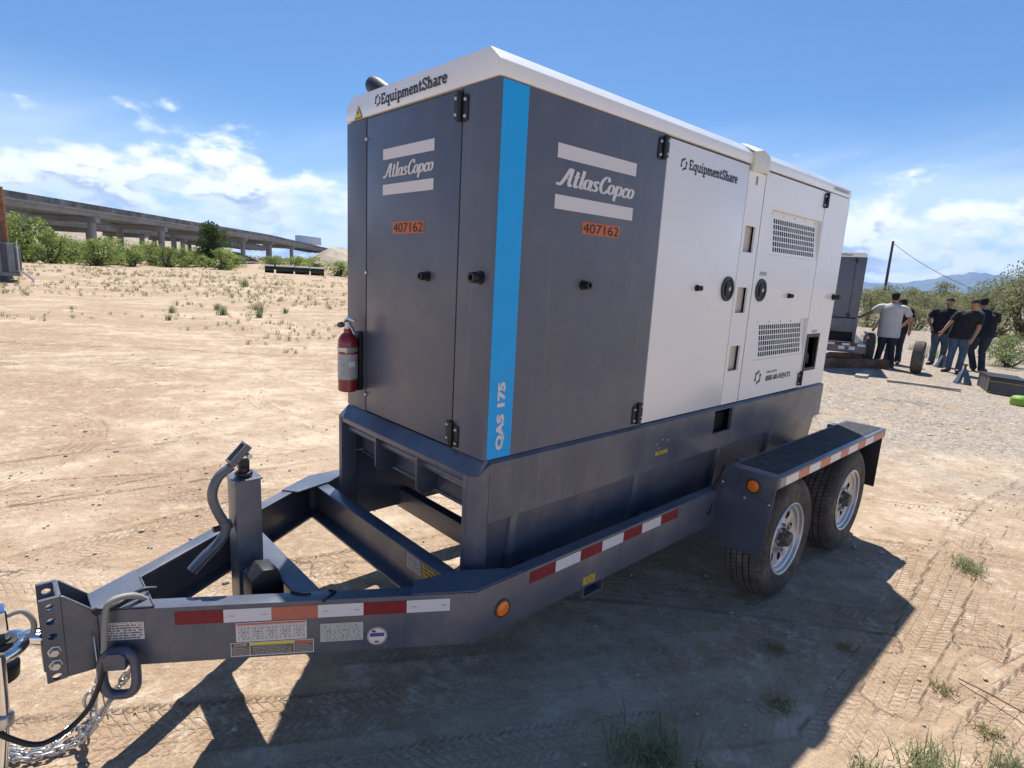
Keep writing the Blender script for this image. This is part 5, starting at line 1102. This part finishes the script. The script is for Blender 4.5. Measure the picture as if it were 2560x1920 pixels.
# ------------------------------------------------------------------ people
def skin_mesh(name, pts, edges, radii, mt, sub=1):
    me_ = bpy.data.meshes.new(name); me_.from_pydata([tuple(p) for p in pts], edges, []); o = bpy.data.objects.new(name, me_); COL.objects.link(o)
    sk_ = o.modifiers.new('s', 'SKIN'); sk_.use_smooth_shade = True
    lay = me_.skin_vertices[0].data
    for k, r_ in enumerate(radii): lay[k].radius = (r_, r_); lay[k].use_root = (k == 0)
    ss_ = o.modifiers.new('u', 'SUBSURF'); ss_.levels = sub; ss_.render_levels = sub
    dg = bpy.context.evaluated_depsgraph_get(); out = bpy.data.meshes.new_from_object(o.evaluated_get(dg)); bpy.data.objects.remove(o); bpy.data.meshes.remove(me_)
    out.materials.clear(); finish(out, mt, True); return out
def loft(mb, rings, n=16):
    """rings: (centre, right half, depth half)"""
    V = []
    for c, a, b_ in rings:
        for k in range(n):
            t_ = 2 * math.pi * k / n; V.append((c[0] + a * math.cos(t_), c[1] + b_ * math.sin(t_), c[2]))
    m = len(rings); F = [(i * n + k, i * n + (k + 1) % n, (i + 1) * n + (k + 1) % n, (i + 1) * n + k) for i in range(m - 1) for k in range(n)] + [tuple(range(n)), tuple(range((m - 1) * n, m * n))]
    mb.add(V, F)
def person(label, x, y, J, shirt, jeans, girth=1.0, cap='back', look=(0, -1), hem=.80, lean=0, sleeve=.55, group='men standing by the second generator'):
    """J: joints in a frame with x = picture right, y = away, z = up (metres)"""
    o = thing('person', label, 'person', (x, y, H(x, y)), group)
    v = Vector((x - CAM.x, y - CAM.y)); o.rotation_euler = (0, 0, math.atan2(v.y, v.x) - math.pi / 2)
    pel = Vector(J['pel']); ch = Vector(J['chest']); nk = Vector(J['neck']); hd_ = Vector(J['head'])
    pts = [pel, (pel + ch) / 2, ch, nk, hd_ - Vector((0, 0, .04)), hd_ + Vector((0, 0, .05))]; edges = [(0, 1), (1, 2), (2, 3), (3, 4), (4, 5)]; rr_ = [.12, .115 * girth, .105 * girth, .055, .080, .075]
    def add(p, par, r_): pts.append(Vector(p)); rr_.append(r_); edges.append((par, len(pts) - 1)); return len(pts) - 1
    for s in 'LR':
        sh = add(J['sh' + s], 2, .07); e = add(J['el' + s], sh, .05); w_ = add(J['wr' + s], e, .034)
        d = (Vector(J['wr' + s]) - Vector(J['el' + s])).normalized(); pm = add(Vector(J['wr' + s]) + d * .07, w_, .036)
        q = d.orthogonal().normalized(); q2 = d.cross(q); base_ = pts[pm]
        for f_, (off, ln) in enumerate(((-.03, .07), (-.011, .085), (.010, .08), (.03, .065))): k1 = add(base_ + d * (ln * .55) + q * off, pm, .010); add(base_ + d * ln + q * off + q2 * .02, k1, .008)
        k1 = add(base_ - d * .02 + q * .045 + q2 * .02, pm, .011); add(base_ + d * .02 + q * .06 + q2 * .03, k1, .009)
        hp_ = add(pel + Vector((-.1 if s == 'L' else .1, 0, -.06)), 0, .10); kn = add(J['kn' + s], hp_, .068); an = add(J['an' + s], kn, .045); add(Vector(J['an' + s]) + Vector((*J.get('toe' + s, (0, -.14)), -.045)), an, .036)
    body_ = skin_mesh('body', pts, edges, rr_, M_SKIN, 1); obj('body', body_).parent = o
    # shirt
    mb = MB(); g = girth; hz_ = hem
    def lerp(z):
        if z < pel.z: return pel
        if z < ch.z: return pel.lerp(ch, (z - pel.z) / (ch.z - pel.z))
        return ch.lerp(nk, min(1, (z - ch.z) / (nk.z - ch.z)))
    rings = []
    for f_, a, b_ in ((0, .205, .155), (.12, .212, .165), (.3, .212, .168), (.48, .205, .16), (.66, .208, .152), (.80, .215, .14), (.90, .20, .115), (.96, .13, .085), (1.0, .07, .068)):
        z = hz_ + (nk.z + .005 - hz_) * f_; c = lerp(z); wob_ = random.uniform(-.006, .006); rings.append(((c.x + wob_, c.y, z), a * g, b_ * g))
    loft(mb, rings, 20)
    for s in 'LR':
        a = Vector(J['sh' + s]); e = Vector(J['el' + s]); mb.tube([a.lerp(nk, .62) - Vector((0, 0, .075)), a.lerp(nk, .18) - Vector((0, 0, .025)), a.lerp(e, .12), a.lerp(e, sleeve * .65), a.lerp(e, sleeve * 1.3)], [.085, .088, .085, .080, .077], 14)
    ob = mb.build('shirt', shirt, o, smooth=50); ob.location = (0, 0, 0)
    mb = MB(); loft(mb, [((pel.x, pel.y, pel.z - .12), .175 * g, .135 * g), ((pel.x, pel.y, pel.z), .19 * g, .148 * g), ((pel.x, pel.y, pel.z + .1), .188 * g, .145 * g)], 18)
    for s in 'LR':
        h_ = pel + Vector((-.092 if s == 'L' else .092, 0, -.04)); k = Vector(J['kn' + s]); an = Vector(J['an' + s])
        mb.tube([h_, h_.lerp(k, .45), k, k.lerp(an, .5), an + Vector((0, 0, -.03))], [.112 * g, .102 * g, .082, .074, .078], 14)
    ob = mb.build('jeans', jeans, o, smooth=60); ob.location = (0, 0, 0)
    for s in 'LR':
        an = Vector(J['an' + s]); tx, ty_ = J.get('toe' + s, (0, -.14)); t_ = Vector((tx, ty_, 0)).normalized(); mb = MB(); z0 = max(0, an.z - .09)
        mb.tube([an + t_ * -.07 + Vector((0, 0, -.045)), an + Vector((0, 0, -.035)), an + t_ * .09 + Vector((0, 0, -.05)), an + t_ * .18 + Vector((0, 0, -.06))], [.04, .055, .047, .03], 10); sh_ = mb.build('shoe', M_SHOE, o, smooth=60); sh_.location = (0, 0, 0)
    # face, ears, hair and cap
    l = Vector((*look, 0)).normalized(); sd_ = Vector((-l.y, l.x, 0)); hc = hd_ + Vector((0, 0, .01))
    mb = MB().ball(hc + l * .008, .1, 14, .84, .9, 1.18); mb.ball(hc + l * .098 + Vector((0, 0, -.015)), .018, 8, 1, 1, 1.3)
    for e in (-1, 1): mb.ball(hc + sd_ * e * .084 + Vector((0, 0, -.01)), .022, 8, .6, .8, 1.2)
    ob = mb.build('head', M_SKIN, o, smooth=True); ob.location = (0, 0, 0)
    mb = MB(); 
    for e in (-1, 1): mb.ball(hc + l * .082 + sd_ * e * .034 + Vector((0, 0, .018)), .013, 6)
    mb.ball(hc + l * .09 + Vector((0, 0, -.058)), .02, 6, 1, 1, .4)
    ob = mb.build('face_features', M_HUB, o, smooth=True); ob.location = (0, 0, 0)
    mb = MB(); 
    for i in range(1, 7): pass
    mb.lathe([(.0005, .118), (.035, .113), (.065, .098), (.085, .072), (.0925, .04), (.0915, .022), (.084, .020)], hc + Vector((0, 0, .01)) - l * .006, (0, 0, 1), 18); mb.ball(hc - l * .03 + Vector((0, 0, .0)), .09, 12, .92, .92, 1.05); ob = mb.build('hair' if cap == 'hair' else 'cap', M_CAPB, o, smooth=True); ob.location = (0, 0, 0); ob_ = ob
    if cap != 'hair':
        bd = l if cap == 'front' else -l; mb = MB(); mb.prism([(a * .078, .085 + .085 * math.sqrt(max(0, 1 - a * a))) for a in np.linspace(-1, 1, 9)] + [(.078, .07), (-.078, .07)], .03, .040, lambda u, w_, d: tuple(hc + sd_ * u + bd * w_ + Vector((0, 0, d + .012)))); ob = mb.build('brim', M_CAPB, o, smooth=40); ob.location = (0, 0, 0)
    else:
        pass
    return o
def pose(**k):
    J = dict(pel=(0, 0, .98), chest=(0, 0, 1.34), neck=(0, 0, 1.53), head=(0, 0, 1.68), shL=(-.215, 0, 1.46), shR=(.215, 0, 1.46), elL=(-.29, 0, 1.16), elR=(.29, 0, 1.16), wrL=(-.28, -.05, .93), wrR=(.28, -.05, .93),
             knL=(-.11, 0, .52), knR=(.11, 0, .52), anL=(-.13, 0, .09), anR=(.13, 0, .09)); J.update(k); return J
def pat(px, py, dist):   # a spot on the ground seen in direction of a picture point
    return ray(px, py, dist)
def cpx(cx): return (2060 + cx * 440 / 2212) * 2212 / 2560
x, y = pat(cpx(748), 780, 17.4); person('man in a light grey T-shirt and dark jeans seen from behind, reaching to the trailer', x, y,
    pose(pel=(0, 0, .99), chest=(.0, 0, 1.36), neck=(.01, 0, 1.60), head=(.02, .02, 1.75), shL=(-.25, 0, 1.51), shR=(.26, 0, 1.50), elL=(-.45, .10, 1.34), wrL=(-.62, .16, 1.24), elR=(.42, .05, 1.25), wrR=(.31, .26, 1.10), toeL=(-.03, .14), toeR=(.05, .14), anL=(-.16, 0, .09), anR=(.16, 0, .09)), M_SHW, M_JEAND, 1.18, 'front', (-.2, 1), .76)
x, y = pat(cpx(850), 780, 18.5); person('man in a black shirt almost hidden behind the man in the grey T-shirt', x, y, pose(head=(.02, .05, 1.60), neck=(.02, 0, 1.46), shL=(-.22, 0, 1.40), elL=(-.42, .0, 1.15), wrL=(-.50, -.05, .95)), M_SHB, M_JEAND, 1.1, 'front', (-.7, .5), .82)
x, y = pat(cpx(1415), 780, 19.3); person('man in a black T-shirt and jeans with one hand on his hip', x, y,
    pose(pel=(-.02, 0, .96), neck=(.03, 0, 1.53), head=(.05, -.03, 1.68), chest=(0, 0, 1.34), elL=(-.36, .05, 1.22), wrL=(-.26, -.08, 1.03), elR=(.30, -.02, 1.18), wrR=(.22, -.14, .98), toeL=(-.07, -.13), toeR=(.04, -.14), anL=(-.12, 0, .09), anR=(.10, .05, .09)), M_SHB, M_JEAN, 1.14, 'hair', (-.25, -1), .86)
x, y = pat(cpx(1655), 780, 17.9); person('man in a black polo shirt and blue jeans leaning forward, arms hanging', x, y,
    pose(pel=(-.02, 0, .97), chest=(.08, -.04, 1.34), neck=(.15, -.08, 1.53), head=(.16, -.12, 1.68), shL=(-.10, -.05, 1.46), shR=(.30, -.04, 1.44), elL=(-.26, -.12, 1.20), wrL=(-.36, -.2, 1.00), elR=(.31, -.10, 1.12), wrR=(.24, -.2, .88), anL=(-.14, 0, .09), anR=(.08, .04, .09), toeL=(-.08, -.12), toeR=(-.02, -.14)), M_SHB, M_JEAN, 1.16, 'front', (-.6, -.8), .84)
x, y = pat(cpx(1895), 780, 18.9); person('man in black with dark jeans seen from behind, stooping at the right of the group', x, y,
    pose(pel=(.06, -.05, .98), chest=(.06, .04, 1.36), neck=(-.02, .12, 1.56), head=(-.05, .16, 1.73), shL=(-.16, .08, 1.48), shR=(.26, .02, 1.47), elL=(-.24, .10, 1.20), wrL=(-.12, .05, .98), elR=(.28, .1, 1.18), wrR=(.06, -.05, 1.02), knL=(-.13, .03, .52), knR=(.10, .05, .53), anL=(.0, .1, .09), anR=(.16, .0, .09), toeL=(.02, .14), toeR=(.1, .12)), M_SHB, M_JEAND, 1.14, 'back', (-.3, 1), .88)

# ------------------------------------------------------------------ things lying about on the right
wt_o = copy_tree(w1); wt_o.name = 'spare_wheel'; wx, wy = ray(cpx(1225), 800, 16.9); wt_o.location = (wx, wy, H(wx, wy) + .383); wt_o.rotation_euler = (0, 0, rad(9)); tag(wt_o, 'loose wheel standing upright on the gravel between the men', 'wheel')
def jackstand(label, x, y, sc=1.0):
    o = thing('jack_stand', label, 'jack stand', (x, y, H(x, y)), 'grey jack stands by the men'); mb = MB()
    for k in range(4):
        a = math.pi / 4 + k * math.pi / 2; c, s = math.cos(a), math.sin(a)
        z_ = H(x, y); P_ = [(.02, -.03, .31), (.02, .03, .31), (.045, .03, .31), (.045, -.03, .31), (.13, -.07, 0), (.13, .07, 0), (.165, .07, 0), (.165, -.07, 0)]; mb = MB().add([(x + sc * (u * c - d * s), y + sc * (u * s + d * c), z_ + sc * v) for u, d, v in P_], [(0, 1, 2, 3), (4, 5, 6, 7), (0, 1, 5, 4), (1, 2, 6, 5), (2, 3, 7, 6), (3, 0, 4, 7)]); mb.build('leg', M_JACK, o, bevel=.003)
    MB().lathe([(.001, .20), (.04, .20), (.036, .33), (.001, .33)], (x, y, H(x, y)), (0, 0, sc), 12).build('collar', M_JACK, o, smooth=40)
    MB().box(x - .02, x + .02, y - .02, y + .02, H(x, y) + .325 * sc, H(x, y) + .40 * sc).build('ratchet_post', M_BLACK, o, bevel=.003)
    MB().box(x - .03, x + .03, y - .045, y + .045, H(x, y) + .40 * sc, H(x, y) + .43 * sc).build('saddle', M_BLACK, o, bevel=.004)
jackstand('grey jack stand in front of the man in dark jeans', 14.27, .74); jackstand('grey jack stand behind the loose wheel by the man leaning forward', 17.0, 1.66)
def beam(name, label, a, b, w_, h_, mt, cat, lift=0):
    a = Vector((*a, 0)); b = Vector((*b, 0)); d = (b - a); n_ = Vector((-d.y, d.x, 0)).normalized(); mid = (a + b) / 2; z = H(mid.x, mid.y) + lift
    return tag(MB().obox((mid.x, mid.y, z + h_ / 2), d / 2, n_ * w_ / 2, Vector((0, 0, h_ / 2))).build(name, mt, None, bevel=.008), label, cat)
beam('timber_beam', 'thick brown timber beam lying in front of the second trailer', (13.6, 3.55), (15.15, 2.46), .25, .22, M_WOOD, 'beam'); beam('timber_block', 'brown timber block lying on the beam under the second trailer', (14.2, 3.45), (14.8, 3.0), .2, .1, M_WOOD, 'block', .222)
beam('plank', 'long grey plank lying on the gravel', (12.79, 1.79), (13.05, .55), .10, .045, M_PLANK, 'plank'); beam('short_board', 'short grey board lying on the gravel near the timber beam', (12.85, 2.32), (14.0, 2.50), .24, .05, M_PLANK, 'board')
# crate
cr = thing('crate', 'open dark crate with yellow corner frame at the right edge', 'crate', (14.0, .12, H(14, .12))); c0 = Vector((14.35, .50, H(14, .1))); ux = (Vector((13.55, .22, 0)) - Vector((14.35, .50, 0))); uy = Vector((13.45, -.42, 0)) - Vector((13.55, .22, 0))
def cb(name, a0, a1, b0, b1, z0, z1, mt): 
    P = [c0 + ux * a + uy * b_ + Vector((0, 0, z)) for z in (z0, z1) for a, b_ in ((a0, b0), (a1, b0), (a1, b1), (a0, b1))]; return MB().add(P, [(3, 2, 1, 0), (4, 5, 6, 7), (0, 1, 5, 4), (1, 2, 6, 5), (2, 3, 7, 6), (3, 0, 4, 7)]).build(name, mt, cr)
cb('box', .03, .97, .03, .97, .01, .29, M_CONTD); cb('lid', 0, 1, 0, 1, .295, .325, M_BLACK)
for a in (0, .96):
    for b_ in (0, .95): cb('corner_post', a, a + .04, b_, b_ + .04, 0, .294, M_OLIVE)
for z in (.0, .22): cb('frame_strip', .98, 1.01, .05, .95, z, z + .025, M_OLIVE)
gx_, gy_ = ray(2222, 800, 13.9); gb = tag(MB().lathe([(.001, 0), (.15, 0), (.165, .03), (.165, .13), (.13, .17), (.001, .185)], (gx_, gy_, H(gx_, gy_)), (0, 0, 1), 20).build('green_case', M_GREEN, None, bevel=.004), 'bright lime green case on the ground, cut by the right edge', 'case')
# thin stick
stk = MB().tube([(2.02, -1.40, H(2, -1.4) + .012), (1.97, -1.53, H(2, -1.5) + .03), (1.88, -1.75, H(1.9, -1.75) + .05)], [.004, .0035, .003], 6).build('stick', M_STICK, None, smooth=True); tag(stk, 'thin straight twig on the sunlit sand near the lower right corner', 'twig')
# utility pole with its wire
ux_, uy_ = ray(1928, 530, 90); up_ = thing('utility_pole', 'dark wooden utility pole with a wire behind the men', 'utility pole', (ux_, uy_, 0))
MB().cyl((ux_, uy_, -1), (ux_, uy_, 8.2), .19, 10, .14).build('pole', M_POLED, up_, smooth=40)
ex_, ey_ = ray(2100, 612, 70); MB().tube([Vector((ux_, uy_, 8.0)).lerp(Vector((ex_, ey_, 2.6)), t_) - Vector((0, 0, 1.1 * t_ * (1 - t_) * 4 * .35)) for t_ in np.linspace(0, 1, 16)], .035, 5).build('wire', M_BLACK, up_, smooth=True)

# ------------------------------------------------------------------ left: steel container, wooden pole, pipes
lx, ly = ray(0, 590, 40)
ct = thing('steel_container', 'grey ribbed steel container on a curved skid at the left edge', 'container', (lx, ly, H(lx, ly)))
cxr = ray(52, 590, 40); cdir = Vector((cxr[0] - lx, cxr[1] - ly, 0)).normalized(); cn = Vector((-cdir.y, cdir.x, 0)); cn = cn if cn.y > 0 else -cn
def cbx(name, a0, a1, d0, d1, z0, z1, mt, bv=.02):
    b0 = Vector((lx, ly, H(lx, ly))); return MB().obox(b0 + cdir * (a0 + a1) / 2 + cn * (d0 + d1) / 2 + Vector((0, 0, (z0 + z1) / 2)), cdir * (a1 - a0) / 2, cn * (d1 - d0) / 2, Vector((0, 0, (z1 - z0) / 2))).build(name, mt, ct, bevel=bv, seg=1)
Lc = (Vector((*cxr, 0)) - Vector((lx, ly, 0))).length
cbx('tank', -5.5, Lc - .28, .05, 2.2, .42, 2.02, M_CONTD)
for k in range(8): a = Lc - .30 - .55 * k; cbx('rib', a - .30, a, 0, .2, .52, 1.98, M_CONT)
cbx('sill', -5.5, Lc - .15, -.03, 2.2, .33, .52, M_CONT); cbx('end_wall', Lc - .279, Lc - .05, .08, 2.2, .60, 1.85, M_CONT); cbx('post', Lc - .20, Lc - .14, -.02, .05, .53, 2.15, M_ZINC)
b0 = Vector((lx, ly, H(lx, ly))); MB().tube([b0 + cdir * (Lc - .12) + Vector((0, 0, .62)), b0 + cdir * (Lc + .08) + Vector((0, 0, .45)), b0 + cdir * (Lc + .32) + Vector((0, 0, .16)), b0 + cdir * (Lc + .36) + Vector((0, 0, .02))], .05, 8).build('skid_runner', M_ZINC, ct, smooth=50)
MB().tube([b0 + cdir * (Lc - .9) + cn * .5 + Vector((0, 0, .02)), b0 + cdir * (Lc - .9) + cn * .5 + Vector((0, 0, .36))], .35, 12).build('support', M_CONTD, ct)
px_, py_ = ray(13, 560, 42.5); wp_ = thing('wooden_pole', 'brown wooden pole behind the grey container at the left edge', 'pole', (px_, py_, 0)); MB().cyl((px_, py_, -.5), (px_, py_, 4.9), .22, 12, .2).build('shaft', M_POLE, wp_, smooth=40)
PL = ['black pipe section lying on the flat, left one of the row', 'black pipe section lying on the flat, second from left', 'black pipe section lying on the flat, third from left', 'black pipe section lying on the flat nearest the generator']
for k, (a, b_) in enumerate(((572, 592), (596, 634), (637, 668), (671, 700))):
    p0 = ray(a, 580, 83 - k); p1 = ray(b_, 580, 83 - k); z = H(*p0) + .5; Lp = math.hypot(p1[0] - p0[0], p1[1] - p0[1])
    tag(MB().lathe([(.55, 0), (.55, Lp), (.48, Lp), (.48, 0)], (p0[0], p0[1], z), (p1[0] - p0[0], p1[1] - p0[1], 0), 18, closed=True).build('black_pipe', M_BLACK, None, smooth=40), PL[k], 'pipe', 'black pipes lying on the flat')

# ------------------------------------------------------------------ dry air between here and the mountains
hz_m = bpy.data.materials.new('haze'); hz_m.use_nodes = True; hz_t = NT(hz_m.node_tree)
for n_ in list(hz_m.node_tree.nodes):
    if n_.type != 'OUTPUT_MATERIAL': hz_m.node_tree.nodes.remove(n_)
pv = hz_t.add('ShaderNodeVolumePrincipled', 0, {'Color': (.34, .59, 1.0, 1), 'Density': 6.0e-5, 'Anisotropy': .2}); hz_t.l.new(pv, [n_ for n_ in hz_m.node_tree.nodes if n_.type == 'OUTPUT_MATERIAL'][0].inputs['Volume'])
tag(MB().box(-9500, 17000, -9500, 17000, -3, 900).build('haze', hz_m), 'pale blue haze in front of the far mountains', 'haze', None, 'stuff')
